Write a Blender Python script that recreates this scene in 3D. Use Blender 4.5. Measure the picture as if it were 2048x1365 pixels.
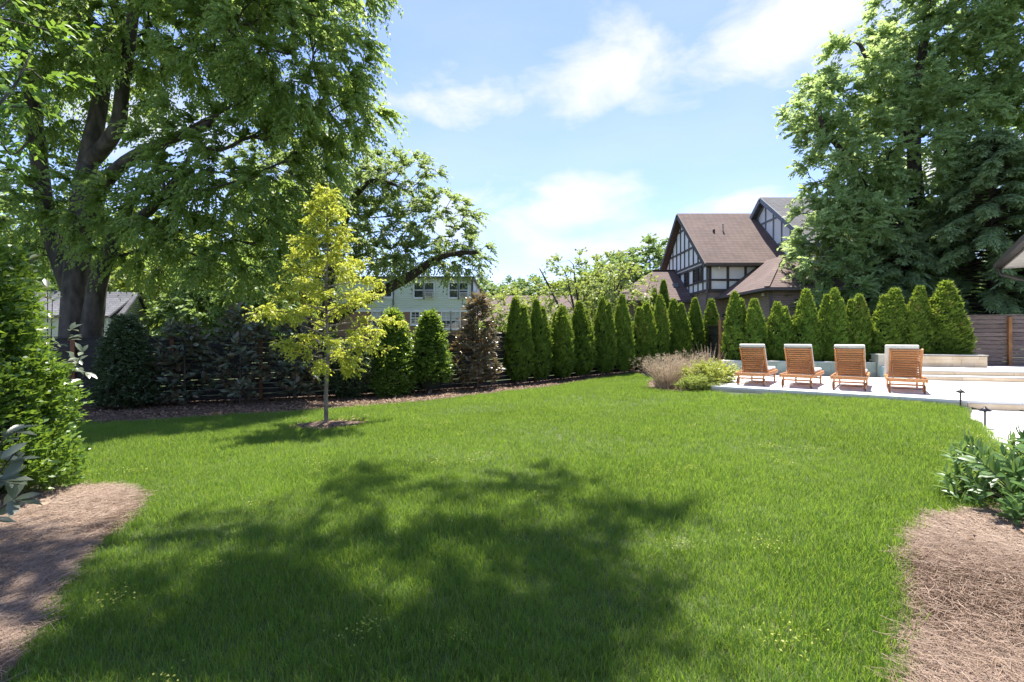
import bpy, bmesh, math
import numpy as np
from mathutils import Vector, Matrix
from mathutils.geometry import delaunay_2d_cdt

# ------------------------------------------------------------------ clear
for o in list(bpy.data.objects):
    bpy.data.objects.remove(o, do_unlink=True)
SC = bpy.context.scene
COL = SC.collection
R = math.radians

# ------------------------------------------------------------------ camera
ZC = 1.5          # camera height
F = 970.0         # focal length in photo pixels (2048 wide)
CX, HY = 1024.0, 676.0
cam_d = bpy.data.cameras.new('camera'); cam = bpy.data.objects.new('camera', cam_d); COL.objects.link(cam)
cam.location = (0, 0, ZC); cam.rotation_euler = (R(90), 0, 0)
cam_d.sensor_width = 36.0; cam_d.lens = 36.0 * F / 2048.0
cam_d.shift_y = -(682.5 - HY) / 2048.0
cam_d.clip_end = 3000; cam_d.clip_start = 0.05
SC.camera = cam

# ------------------------------------------------------------------ sun and sky
SUN_EL, SUN_AZ = 69.0, 12.0       # azimuth to the right of +Y
SUN = np.array([math.cos(R(SUN_EL)) * math.sin(R(SUN_AZ)), math.cos(R(SUN_EL)) * math.cos(R(SUN_AZ)), math.sin(R(SUN_EL))])
sd = bpy.data.lights.new('sun', 'SUN'); sun = bpy.data.objects.new('sun', sd); COL.objects.link(sun)
sd.energy = 4.0; sd.angle = R(0.53); sd.color = (1.0, 0.95, 0.86)
sun.rotation_euler = Vector(SUN).to_track_quat('Z', 'Y').to_euler()
sun.location = (5, 10, 40)

SC.view_settings.view_transform = 'Standard'; SC.view_settings.look = 'None'
SC.view_settings.exposure = 1.62; SC.view_settings.gamma = 1.0
SC.view_settings.use_curve_mapping = False
SC.render.engine = 'CYCLES'
SC.cycles.max_bounces = 9; SC.cycles.transparent_max_bounces = 6
SC.cycles.diffuse_bounces = 5; SC.cycles.transmission_bounces = 7; SC.cycles.glossy_bounces = 3

world = bpy.data.worlds.new('World'); SC.world = world; world.use_nodes = True
def build_world():
    nt = world.node_tree; N = nt.nodes; L = nt.links
    N.clear()
    out = N.new('ShaderNodeOutputWorld'); bg = N.new('ShaderNodeBackground')
    sky = N.new('ShaderNodeTexSky'); sky.sky_type = 'NISHITA'; sky.sun_disc = False
    sky.sun_elevation = R(SUN_EL); sky.sun_rotation = R(SUN_AZ)
    sky.air_density = 1.05; sky.dust_density = 0.15; sky.ozone_density = 4.5; sky.altitude = 150
    bg.inputs['Strength'].default_value = 0.092
    tc = N.new('ShaderNodeTexCoord')
    def vm(op, a, b=None):
        n = N.new('ShaderNodeVectorMath'); n.operation = op
        for i, v in enumerate((a, b)):
            if v is None: continue
            if isinstance(v, tuple): n.inputs[i].default_value = v
            else: L.new(v, n.inputs[i])
        return n
    def ma(op, a, b=None, clamp=False):
        n = N.new('ShaderNodeMath'); n.operation = op; n.use_clamp = clamp
        for i, v in enumerate((a, b)):
            if v is None: continue
            if isinstance(v, (int, float)): n.inputs[i].default_value = v
            else: L.new(v, n.inputs[i])
        return n.outputs[0]
    d = tc.outputs['Generated']
    sc = vm('MULTIPLY', d, (1.0, 1.0, 2.0)).outputs[0]
    nz = N.new('ShaderNodeTexNoise'); nz.inputs['Scale'].default_value = 5.5; nz.inputs['Detail'].default_value = 10
    nz.inputs['Roughness'].default_value = 0.56; nz.inputs['Distortion'].default_value = 0.25
    L.new(sc, nz.inputs['Vector'])
    blobs = [(905, 190, 185, 72), (1255, 150, 285, 110), (1600, 50, 290, 140), (1090, 430, 320, 100), (1490, 410, 170, 50),
             (1010, 590, 340, 70), (1210, 500, 300, 80), (300, 250, 320, 100), (1950, 330, 260, 90), (-500, 150, 300, 110), (2700, 150, 400, 140)]
    tot = None
    for (px, py, rx, ry) in blobs:
        c = Vector(((px - CX) / F, 1.0, (HY - py) / F)); ln = c.length; c.normalize()
        df = vm('SUBTRACT', d, tuple(c)).outputs[0]
        s = vm('MULTIPLY', df, (F * ln / rx, F * ln / rx, F * ln / ry)).outputs[0]
        le = vm('LENGTH', s).outputs['Value']
        g = ma('SUBTRACT', 1.0, le, True)
        tot = g if tot is None else ma('MAXIMUM', tot, g)
    bl = ma('MULTIPLY', tot, 0.58)
    nzs = ma('ADD', ma('MULTIPLY', nz.outputs['Fac'], 1.35), -.175)
    v = ma('ADD', nzs, bl)
    mr = N.new('ShaderNodeMapRange'); mr.interpolation_type = 'SMOOTHSTEP'
    mr.inputs['From Min'].default_value = 0.55; mr.inputs['From Max'].default_value = 1.08
    L.new(v, mr.inputs['Value'])
    # thin high veil, all over the sky
    nz2 = N.new('ShaderNodeTexNoise'); nz2.inputs['Scale'].default_value = 1.6; nz2.inputs['Detail'].default_value = 6
    L.new(vm('MULTIPLY', d, (1.0, 1.6, 3.0)).outputs[0], nz2.inputs['Vector'])
    mr2 = N.new('ShaderNodeMapRange'); mr2.inputs['From Min'].default_value = 0.40; mr2.inputs['From Max'].default_value = 0.75
    mr2.inputs['To Max'].default_value = 0.30
    L.new(nz2.outputs['Fac'], mr2.inputs['Value'])
    fac = ma('MAXIMUM', mr.outputs[0], mr2.outputs[0])
    fac = ma('MULTIPLY', fac, 0.94)
    mix = N.new('ShaderNodeMix'); mix.data_type = 'RGBA'
    L.new(fac, mix.inputs[0]); skt = vm('MULTIPLY', sky.outputs[0], (.96, .865, .98)).outputs[0]; L.new(skt, mix.inputs[6])
    mix.inputs[7].default_value = (3.85, 3.9, 4.02, 1)
    L.new(mix.outputs[2], bg.inputs['Color']); L.new(bg.outputs[0], out.inputs['Surface'])
build_world()

# ------------------------------------------------------------------ maths helpers
def rng(s): return np.random.default_rng(s)
def W(px, py, Y):
    return np.array([(px - CX) / F * Y, Y, ZC + (HY - py) / F * Y])
def nrmz(a):
    a = np.asarray(a, float)
    return a / np.maximum(np.linalg.norm(a, axis=-1, keepdims=True), 1e-9)
TH = math.atan2(0.305, 0.952)
UU = np.array([math.cos(TH), -math.sin(TH)]); VV = np.array([math.sin(TH), math.cos(TH)])
def uv(u, v): p = u * UU + v * VV; return (p[0], p[1])
def uvz(u, v, z): p = u * UU + v * VV; return (p[0], p[1], z)
POOL = (2.05, 6.65, 16.75, 19.15)   # u0,u1,v0,v1

# terrain: smooth blend of measured spot heights
CTRL = np.array([(0, 0, 0), (0, 3, 0), (-3.2, 4.5, -.08), (3.2, 3.5, .02), (-3.5, 9.4, -.22), (-11, 13, -.36), (-6, 14.5, -.35),
    (-1.2, 16.9, -.33), (.2, 17.3, -.2), (3.6, 19.1, .06), (8, 21.5, .13), (4.6, 11.4, .17), (6.6, 10.6, .23), (8.4, 9.0, .27), (6.3, 6.6, .13), (1.0, 10, .0), (2, 15, .0),
    (-10, 5, -.2), (10, 7, .0), (12, 5, 0), (12, 12, .1), (14, 18, .2), (9, 17.5, .1), (-30, 40, -.4), (0, 45, .1), (30, 45, .3),
    (25, 15, .2), (-25, 5, -.3), (0, -10, 0), (15, -5, 0), (-16, 16, -.4), (-4, 24, -.3), (9, 27, .3)], float)
def zt(X, Y):
    X = np.asarray(X, float); Y = np.asarray(Y, float)
    d2 = (X[..., None] - CTRL[:, 0]) ** 2 + (Y[..., None] - CTRL[:, 1]) ** 2
    e = -d2 / (2 * 2.3 ** 2); e = e - e.max(-1, keepdims=True)
    w = np.exp(e); return (w * CTRL[:, 2]).sum(-1) / w.sum(-1)
def ztf(x, y): return float(zt(np.array([x]), np.array([y]))[0])
def G(px, py):
    """ground point seen at a photo pixel (distance comes from the terrain)"""
    z = 0.0
    for _ in range(12):
        Y = (ZC - z) * F / max(py - HY, 1); X = (px - CX) / F * Y
        z = 0.5 * z + 0.5 * ztf(X, Y)
    return np.array([X, Y, z])
def inpoly(x, y, poly):
    x = np.asarray(x); y = np.asarray(y); ins = np.zeros(x.shape, bool)
    n = len(poly); j = n - 1
    for i in range(n):
        xi, yi = poly[i][0], poly[i][1]; xj, yj = poly[j][0], poly[j][1]
        c = ((yi > y) != (yj > y)) & (x < (xj - xi) * (y - yi) / (yj - yi + 1e-12) + xi)
        ins ^= c; j = i
    return ins
def smooth_poly(pts, n=4, closed=False):
    P = [np.array(p, float) for p in pts]; out = []
    m = len(P); rg = range(m if closed else m - 1)
    for i in rg:
        p0 = P[(i - 1) % m] if (closed or i > 0) else P[i]; p1 = P[i]; p2 = P[(i + 1) % m]
        p3 = P[(i + 2) % m] if (closed or i + 2 < m) else p2
        for k in range(n):
            t = k / n
            out.append(0.5 * ((2 * p1) + (-p0 + p2) * t + (2 * p0 - 5 * p1 + 4 * p2 - p3) * t * t + (-p0 + 3 * p1 - 3 * p2 + p3) * t ** 3))
    if not closed: out.append(P[-1])
    return out

# ------------------------------------------------------------------ object helpers
def tag(o, label=None, cat=None, group=None, kind=None):
    if label: o['label'] = label
    if cat: o['category'] = cat
    if group: o['group'] = group
    if kind: o['kind'] = kind
    return o
def empty(name, loc=(0, 0, 0), rz=0.0):
    o = bpy.data.objects.new(name, None); COL.objects.link(o)
    o.location = loc; o.rotation_euler = (0, 0, rz); o.empty_display_size = 0.2
    return o
def link(name, me, mat, parent=None, world=True):
    """world=True: the mesh is in world coordinates, kept in place under the parent"""
    o = bpy.data.objects.new(name, me); COL.objects.link(o)
    if mat is not None and len(me.materials) == 0: me.materials.append(mat)
    if parent is not None:
        o.parent = parent
        if world:
            bpy.context.view_layer.update if False else None
            top = parent; M = Matrix.Identity(4)
            chain = []
            while top is not None: chain.append(top); top = top.parent
            for t in reversed(chain):
                M = M @ t.matrix_parent_inverse @ t.matrix_basis
            o.matrix_parent_inverse = M.inverted()
    return o
def mesh_pd(name, verts, faces):
    me = bpy.data.meshes.new(name); me.from_pydata([tuple(map(float, v)) for v in verts], [], faces); me.update(); return me
def quads_mesh(name, V, Q, var=None, smooth=False):
    V = np.asarray(V, np.float32); Q = np.asarray(Q, np.int32)
    me = bpy.data.meshes.new(name); k = Q.shape[1]
    me.vertices.add(len(V)); me.vertices.foreach_set('co', V.ravel())
    me.loops.add(Q.size); me.loops.foreach_set('vertex_index', Q.ravel())
    me.polygons.add(len(Q)); me.polygons.foreach_set('loop_start', np.arange(0, Q.size, k, dtype=np.int32))
    try: me.polygons.foreach_set('loop_total', np.full(len(Q), k, np.int32))
    except Exception: pass
    if smooth: me.polygons.foreach_set('use_smooth', np.ones(len(Q), bool))
    if var is not None:
        a = me.attributes.new('var', 'FLOAT', 'FACE'); a.data.foreach_set('value', np.asarray(var, np.float32))
    me.update(calc_edges=True); return me
CUBE_F = [(0, 3, 2, 1), (4, 5, 6, 7), (0, 1, 5, 4), (1, 2, 6, 5), (2, 3, 7, 6), (3, 0, 4, 7)]
def box(name, x0, x1, y0, y1, z0, z1, mat, parent=None, world=True):
    v = [(x0, y0, z0), (x1, y0, z0), (x1, y1, z0), (x0, y1, z0), (x0, y0, z1), (x1, y0, z1), (x1, y1, z1), (x0, y1, z1)]
    return link(name, mesh_pd(name, v, CUBE_F), mat, parent, world)
def ubox(name, u0, u1, v0, v1, z0, z1, mat, parent=None):
    c = [(u0, v0), (u1, v0), (u1, v1), (u0, v1)]
    v = [uvz(a, b, z0) for a, b in c] + [uvz(a, b, z1) for a, b in c]
    return link(name, mesh_pd(name, v, CUBE_F), mat, parent)
def rbox(name, x0, x1, y0, y1, z0, z1, r, mat, parent=None, seg=2, world=False, xf=None):
    bm = bmesh.new()
    bmesh.ops.create_cube(bm, size=1)
    bmesh.ops.scale(bm, vec=(x1 - x0, y1 - y0, z1 - z0), verts=bm.verts)
    bmesh.ops.bevel(bm, geom=list(bm.edges), offset=r, segments=seg, affect='EDGES', profile=0.5)
    bmesh.ops.translate(bm, vec=((x0 + x1) / 2, (y0 + y1) / 2, (z0 + z1) / 2), verts=bm.verts)
    if xf is not None: bmesh.ops.transform(bm, matrix=xf, verts=bm.verts)
    me = bpy.data.meshes.new(name); bm.to_mesh(me); bm.free()
    if seg > 1:
        for p in me.polygons: p.use_smooth = True
    return link(name, me, mat, parent, world)
def beam_mesh(name, p1, p2, w, t, nr):
    """bar from p1 to p2, width w across, thickness t along nr (centred)"""
    p1 = np.array(p1, float); p2 = np.array(p2, float); a = nrmz(p2 - p1); nr = np.array(nr, float)
    nr = nrmz(nr - a * nr.dot(a)); s = np.cross(a, nr)
    v = []
    for p in (p1, p2):
        for (i, j) in ((-1, -1), (1, -1), (1, 1), (-1, 1)):
            v.append(p + s * w / 2 * i + nr * t / 2 * j)
    return mesh_pd(name, v, CUBE_F)
def beam(name, p1, p2, w, t, nr, mat, parent=None, world=True):
    return link(name, beam_mesh(name, p1, p2, w, t, nr), mat, parent, world)
def solid(name, verts, faces, mat, parent=None, world=True):
    return link(name, mesh_pd(name, verts, faces), mat, parent, world)
def lathe(name, prof, n, mat, parent=None, loc=(0, 0, 0), world=False, smooth=True):
    V = []; Fc = []
    for (r, z) in prof:
        for k in range(n):
            a = 2 * math.pi * k / n; V.append((loc[0] + r * math.cos(a), loc[1] + r * math.sin(a), loc[2] + z))
    for i in range(len(prof) - 1):
        for k in range(n):
            k2 = (k + 1) % n; Fc.append((i * n + k, i * n + k2, (i + 1) * n + k2, (i + 1) * n + k))
    Fc.append(tuple(range(n - 1, -1, -1))); Fc.append(tuple((len(prof) - 1) * n + k for k in range(n)))
    me = mesh_pd(name, V, Fc)
    if smooth:
        for p in me.polygons: p.use_smooth = len(p.vertices) == 4
    return link(name, me, mat, parent, world)
def copy_tree(o, parent=None):
    c = o.copy(); COL.objects.link(c); c.parent = parent
    for ch in list(o.children): copy_tree(ch, c)
    return c

class Tubes:
    def __init__(s): s.V = []; s.Q = []; s.n = 0
    def add(s, pts, rad, k=7):
        pts = np.asarray(pts, float); rad = np.asarray(rad, float); m = len(pts)
        if m < 2: return
        tan = nrmz(np.gradient(pts, axis=0)); ref = np.array([0.31, 0.22, 0.92]) if abs(tan[0][2]) < .9 else np.array([1.0, .1, 0])
        a = nrmz(np.cross(tan, ref)); b = np.cross(tan, a)
        th = np.arange(k) * 2 * np.pi / k
        ring = pts[:, None] + rad[:, None, None] * (np.cos(th)[None, :, None] * a[:, None] + np.sin(th)[None, :, None] * b[:, None])
        s.V.append(ring.reshape(-1, 3))
        i = np.arange(m - 1)[:, None] * k; j = np.arange(k)[None]; j2 = (j + 1) % k
        q = np.stack([i + j, i + j2, i + k + j2, i + k + j], -1).reshape(-1, 4) + s.n
        s.Q.append(q); s.n += m * k
    def build(s, name, mat, parent=None):
        me = quads_mesh(name, np.concatenate(s.V), np.concatenate(s.Q), smooth=True)
        return link(name, me, mat, parent)

# ------------------------------------------------------------------ materials
def nodes(name):
    m = bpy.data.materials.new(name); m.use_nodes = True; nt = m.node_tree
    return m, nt.nodes, nt.links, nt.nodes['Principled BSDF']
def rgb(c): return (c[0], c[1], c[2], 1.0)
def mat_noise(name, c1, c2, scale=6.0, rough=0.6, bump=0.0, bscale=40.0, stretch=None, rand=0.0, spec=0.4, detail=5, metallic=0.0, lo=.35, hi=.65):
    m, N, L, P = nodes(name)
    geo = N.new('ShaderNodeNewGeometry'); src = geo.outputs['Position']
    if stretch:
        mp = N.new('ShaderNodeMapping'); mp.inputs['Scale'].default_value = stretch; L.new(src, mp.inputs[0]); src = mp.outputs[0]
    nz = N.new('ShaderNodeTexNoise'); nz.inputs['Scale'].default_value = scale; nz.inputs['Detail'].default_value = detail
    L.new(src, nz.inputs['Vector'])
    mr = N.new('ShaderNodeMapRange'); mr.inputs[1].default_value = lo; mr.inputs[2].default_value = hi; L.new(nz.outputs['Fac'], mr.inputs[0])
    mx = N.new('ShaderNodeMix'); mx.data_type = 'RGBA'; L.new(mr.outputs[0], mx.inputs[0]); mx.inputs[6].default_value = rgb(c1); mx.inputs[7].default_value = rgb(c2)
    col = mx.outputs[2]
    if rand:
        oi = N.new('ShaderNodeObjectInfo'); hs = N.new('ShaderNodeHueSaturation')
        m2 = N.new('ShaderNodeMapRange'); m2.inputs[3].default_value = 1 - rand; m2.inputs[4].default_value = 1 + rand
        L.new(oi.outputs['Random'], m2.inputs[0]); L.new(m2.outputs[0], hs.inputs['Value']); L.new(col, hs.inputs['Color']); col = hs.outputs[0]
    L.new(col, P.inputs['Base Color']); P.inputs['Roughness'].default_value = rough
    P.inputs['Specular IOR Level'].default_value = spec; P.inputs['Metallic'].default_value = metallic
    if bump:
        n2 = N.new('ShaderNodeTexNoise'); n2.inputs['Scale'].default_value = bscale; n2.inputs['Detail'].default_value = 6; L.new(src, n2.inputs['Vector'])
        bp = N.new('ShaderNodeBump'); bp.inputs['Strength'].default_value = bump; bp.inputs['Distance'].default_value = 0.02
        L.new(n2.outputs['Fac'], bp.inputs['Height']); L.new(bp.outputs[0], P.inputs['Normal'])
    return m
def mat_leaf(name, c1, c2, trans=(.30, .42, .05), tf=0.35, rough=0.45, spec=0.35, wscale=0.6, back=None, c3=None, rnd=0.0):
    """c1..c2 by the leaf's own shade, light passes through"""
    m, N, L, P = nodes(name)
    at = N.new('ShaderNodeAttribute'); at.attribute_name = 'var'
    geo = N.new('ShaderNodeNewGeometry')
    nz = N.new('ShaderNodeTexNoise'); nz.inputs['Scale'].default_value = wscale; nz.inputs['Detail'].default_value = 3; L.new(geo.outputs['Position'], nz.inputs['Vector'])
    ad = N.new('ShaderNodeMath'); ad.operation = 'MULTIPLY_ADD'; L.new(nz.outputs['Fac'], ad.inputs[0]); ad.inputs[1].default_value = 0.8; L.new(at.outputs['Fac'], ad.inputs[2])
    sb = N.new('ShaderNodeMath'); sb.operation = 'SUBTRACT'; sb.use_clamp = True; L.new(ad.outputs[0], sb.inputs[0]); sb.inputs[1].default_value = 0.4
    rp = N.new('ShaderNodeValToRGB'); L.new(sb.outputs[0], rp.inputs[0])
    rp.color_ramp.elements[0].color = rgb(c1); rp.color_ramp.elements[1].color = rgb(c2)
    if c3 is not None:
        e = rp.color_ramp.elements.new(0.93); e.color = rgb(c2); rp.color_ramp.elements[-1].color = rgb(c3)
    col = rp.outputs[0]
    if back is not None:
        mb = N.new('ShaderNodeMix'); mb.data_type = 'RGBA'; L.new(geo.outputs['Backfacing'], mb.inputs[0]); L.new(col, mb.inputs[6]); mb.inputs[7].default_value = rgb(back); col = mb.outputs[2]
    if rnd:
        oi = N.new('ShaderNodeObjectInfo'); hs = N.new('ShaderNodeHueSaturation')
        m2 = N.new('ShaderNodeMapRange'); m2.inputs[3].default_value = 1 - rnd; m2.inputs[4].default_value = 1 + rnd
        L.new(oi.outputs['Random'], m2.inputs[0]); L.new(m2.outputs[0], hs.inputs['Value']); L.new(col, hs.inputs['Color']); col = hs.outputs[0]
    L.new(col, P.inputs['Base Color']); P.inputs['Roughness'].default_value = rough; P.inputs['Specular IOR Level'].default_value = spec
    tr = N.new('ShaderNodeBsdfTranslucent')
    mt = N.new('ShaderNodeMix'); mt.data_type = 'RGBA'; mt.inputs[0].default_value = 0.72; L.new(col, mt.inputs[6]); mt.inputs[7].default_value = rgb(trans)
    L.new(mt.outputs[2], tr.inputs['Color'])
    ms = N.new('ShaderNodeMixShader'); ms.inputs[0].default_value = tf
    L.new(P.outputs[0], ms.inputs[1]); L.new(tr.outputs[0], ms.inputs[2])
    L.new(ms.outputs[0], N['Material Output'].inputs['Surface'])
    return m
def mat_brick(name, c1, c2, mortar, bw=0.215, bh=0.075, ms=0.012, rough=0.8, bump=0.4):
    m, N, L, P = nodes(name)
    geo = N.new('ShaderNodeNewGeometry'); sx = N.new('ShaderNodeSeparateXYZ'); L.new(geo.outputs['Position'], sx.inputs[0])
    ad = N.new('ShaderNodeMath'); ad.operation = 'ADD'; L.new(sx.outputs[0], ad.inputs[0]); L.new(sx.outputs[1], ad.inputs[1])
    cb = N.new('ShaderNodeCombineXYZ'); L.new(ad.outputs[0], cb.inputs[0]); L.new(sx.outputs[2], cb.inputs[1])
    bt = N.new('ShaderNodeTexBrick'); L.new(cb.outputs[0], bt.inputs['Vector'])
    bt.inputs['Color1'].default_value = rgb(c1); bt.inputs['Color2'].default_value = rgb(c2); bt.inputs['Mortar'].default_value = rgb(mortar)
    bt.inputs['Scale'].default_value = 1.0; bt.inputs['Brick Width'].default_value = bw; bt.inputs['Row Height'].default_value = bh; bt.inputs['Mortar Size'].default_value = ms
    nz = N.new('ShaderNodeTexNoise'); nz.inputs['Scale'].default_value = 0.9; nz.inputs['Detail'].default_value = 6; L.new(geo.outputs['Position'], nz.inputs['Vector'])
    mr = N.new('ShaderNodeMapRange'); mr.inputs[3].default_value = 0.6; mr.inputs[4].default_value = 1.4; L.new(nz.outputs['Fac'], mr.inputs[0])
    hs = N.new('ShaderNodeHueSaturation'); L.new(bt.outputs[0], hs.inputs['Color']); L.new(mr.outputs[0], hs.inputs['Value'])
    L.new(hs.outputs[0], P.inputs['Base Color']); P.inputs['Roughness'].default_value = rough
    bp = N.new('ShaderNodeBump'); bp.inputs['Strength'].default_value = bump; bp.inputs['Distance'].default_value = 0.01; bp.invert = True
    L.new(bt.outputs['Fac'], bp.inputs['Height']); L.new(bp.outputs[0], P.inputs['Normal'])
    return m
def mat_grass(name, c_dark, c_lite, trans, tf=0.42):
    m, N, L, P = nodes(name)
    at = N.new('ShaderNodeAttribute'); at.attribute_name = 'var'
    geo = N.new('ShaderNodeNewGeometry'); oi = N.new('ShaderNodeObjectInfo')
    nz = N.new('ShaderNodeTexNoise'); nz.inputs['Scale'].default_value = 0.55; nz.inputs['Detail'].default_value = 4; L.new(geo.outputs['Position'], nz.inputs['Vector'])
    a = N.new('ShaderNodeMath'); a.operation = 'MULTIPLY_ADD'; L.new(oi.outputs['Random'], a.inputs[0]); a.inputs[1].default_value = 0.3; L.new(at.outputs['Fac'], a.inputs[2])
    b = N.new('ShaderNodeMath'); b.operation = 'MULTIPLY_ADD'; L.new(nz.outputs['Fac'], b.inputs[0]); b.inputs[1].default_value = 1.25; L.new(a.outputs[0], b.inputs[2])
    c = N.new('ShaderNodeMath'); c.operation = 'SUBTRACT'; c.use_clamp = True; L.new(b.outputs[0], c.inputs[0]); c.inputs[1].default_value = 0.78
    rp = N.new('ShaderNodeValToRGB'); L.new(c.outputs[0], rp.inputs[0])
    rp.color_ramp.elements[0].color = rgb(c_dark); rp.color_ramp.elements[1].color = rgb((.30, .27, .13))
    e = rp.color_ramp.elements.new(0.72); e.color = rgb(c_lite)
    e = rp.color_ramp.elements.new(0.93); e.color = rgb((c_lite[0] * 1.5, c_lite[1] * 1.15, c_lite[2] * 1.3))
    L.new(rp.outputs[0], P.inputs['Base Color']); P.inputs['Roughness'].default_value = 0.5; P.inputs['Specular IOR Level'].default_value = 0.3
    tr = N.new('ShaderNodeBsdfTranslucent'); mt = N.new('ShaderNodeMix'); mt.data_type = 'RGBA'; mt.inputs[0].default_value = 0.6
    L.new(rp.outputs[0], mt.inputs[6]); mt.inputs[7].default_value = rgb(trans); L.new(mt.outputs[2], tr.inputs['Color'])
    ms = N.new('ShaderNodeMixShader'); ms.inputs[0].default_value = tf; L.new(P.outputs[0], ms.inputs[1]); L.new(tr.outputs[0], ms.inputs[2])
    L.new(ms.outputs[0], N['Material Output'].inputs['Surface'])
    return m

M = {}
M['soil'] = mat_noise('soil', (.05, .075, .022), (.085, .11, .035), 3.0, .9, .5, 60)
M['straw_base'] = mat_noise('straw_base', (.085, .052, .035), (.18, .115, .08), 18, .9, .6, 120)
M['mulch'] = mat_noise('mulch', (.075, .047, .035), (.18, .12, .092), 14, .9, .8, 90)
M['needle'] = mat_leaf('needle', (.13, .078, .048), (.42, .305, .225), (.3, .2, .12), 0.08, .6, .3, 1.5)
M['litter'] = mat_leaf('litter', (.12, .07, .04), (.33, .22, .14), (.3, .2, .1), 0.1, .6, .3, 1.5)
M['stone'] = mat_noise('stone', (.60, .585, .565), (.70, .69, .675), 2.5, .7, .08, 60)
M['limestone'] = mat_noise('limestone', (.58, .44, .29), (.72, .59, .43), 2.2, .7, .25, 50, rand=.12)
M['tile'] = mat_noise('tile', (.46, .40, .31), (.58, .51, .41), 3.0, .5, .15, 50, rand=.14)
M['coping'] = mat_noise('coping', (.48, .45, .40), (.58, .55, .50), 3.0, .6, .1, 50)
M['teak'] = mat_noise('teak', (.42, .165, .058), (.60, .29, .115), 5, .5, .1, 80, stretch=(9, 9, 9), rand=.16)
M['rubber'] = mat_noise('rubber', (.02, .02, .02), (.05, .045, .04), 30, .7)
M['wheel_wood'] = mat_noise('wheel_wood', (.16, .06, .025), (.24, .10, .045), 12, .5)
M['cushion'] = mat_noise('cushion', (.72, .68, .61), (.80, .76, .69), 5, .9, .2, 260, rand=.04)
M['board_dark'] = mat_noise('board_dark', (.022, .019, .018), (.048, .041, .038), 3, .65, .25, 60, stretch=(1, 1, 9), rand=.25)
M['board_brown'] = mat_noise('board_brown', (.15, .112, .10), (.25, .19, .17), 4, .7, .25, 60, stretch=(1, 1, 10), rand=.16)
M['cedar'] = mat_noise('cedar', (.28, .125, .045), (.44, .22, .09), 6, .65, .2, 60, stretch=(6, 6, .6), rand=.1)
M['cedar_dark'] = mat_noise('cedar_dark', (.17, .065, .028), (.27, .115, .05), 6, .65, .2, 60, stretch=(6, 6, .6), rand=.15)
M['metal_dark'] = mat_noise('metal_dark', (.045, .042, .042), (.075, .07, .068), 20, .42, metallic=.6)
M['bark'] = mat_noise('bark', (.040, .033, .027), (.115, .096, .078), 5, .9, .9, 26, stretch=(1, 1, .4))
M['bark_dark'] = mat_noise('bark_dark', (.030, .023, .018), (.085, .068, .054), 5, .9, .9, 26, stretch=(1, 1, .4))
M['bark_pale'] = mat_noise('bark_pale', (.20, .175, .14), (.36, .32, .26), 12, .85, .4, 50, stretch=(1, 1, .5))
M['bark_young'] = mat_noise('bark_young', (.14, .115, .085), (.27, .225, .17), 12, .85, .4, 50, stretch=(1, 1, .5))
M['stucco'] = mat_noise('stucco', (.82, .82, .79), (.88, .88, .85), 1.4, .85, .15, 90)
M['timber'] = mat_noise('timber', (.055, .044, .040), (.085, .070, .064), 4, .7, .15, 40, rand=.1)
M['timber_grey'] = mat_noise('timber_grey', (.16, .185, .22), (.20, .23, .27), 4, .7, .1, 40, rand=.06)
M['brick_house'] = mat_brick('brick_house', (.27, .17, .135), (.18, .115, .098), (.33, .29, .26), .21, .075)
M['brick_red'] = mat_brick('brick_red', (.36, .155, .095), (.23, .10, .068), (.38, .32, .27), .21, .075)
M['shingle'] = mat_brick('shingle', (.165, .112, .098), (.130, .088, .079), (.082, .056, .05), .32, .125, .014, .9, .5)
M['shingle_grey'] = mat_brick('shingle_grey', (.135, .135, .15), (.10, .10, .115), (.065, .065, .075), .32, .125, .014, .9, .5)
M['siding'] = mat_noise('siding', (.68, .75, .80), (.76, .82, .86), .7, .6, .05, 30, lo=.3, hi=.7)
M['siding_white'] = mat_noise('siding_white', (.66, .67, .66), (.74, .75, .74), .7, .6)
M['white_paint'] = mat_noise('white_paint', (.72, .72, .70), (.80, .80, .78), 4, .5)
M['gutter'] = mat_noise('gutter', (.085, .07, .062), (.12, .10, .09), 4, .45)
M['soffit'] = mat_noise('soffit', (.42, .39, .36), (.50, .47, .44), 3, .7)
M['garage'] = mat_noise('garage', (.11, .085, .075), (.15, .12, .105), 3, .6)
M['ac'] = mat_noise('ac', (.50, .46, .42), (.60, .56, .52), 20, .6)
M['curtain'] = mat_noise('curtain', (.42, .42, .40), (.60, .60, .58), 9, .9, stretch=(4, 4, .3))
def glassm():
    m, N, L, P = nodes('window_glass'); P.inputs['Base Color'].default_value = (.04, .05, .06, 1); P.inputs['Roughness'].default_value = .04
    P.inputs['Specular IOR Level'].default_value = .9; P.inputs['IOR'].default_value = 1.6; return m
M['glass'] = glassm()
def waterm():
    m, N, L, P = nodes('pool_water'); P.inputs['Base Color'].default_value = (.10, .24, .25, 1); P.inputs['Roughness'].default_value = .05
    nz = N.new('ShaderNodeTexNoise'); nz.inputs['Scale'].default_value = 5; bp = N.new('ShaderNodeBump'); bp.inputs['Strength'].default_value = .15
    geo = N.new('ShaderNodeNewGeometry'); L.new(geo.outputs['Position'], nz.inputs['Vector']); L.new(nz.outputs['Fac'], bp.inputs['Height']); L.new(bp.outputs[0], P.inputs['Normal'])
    return m
M['water'] = waterm()
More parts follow.
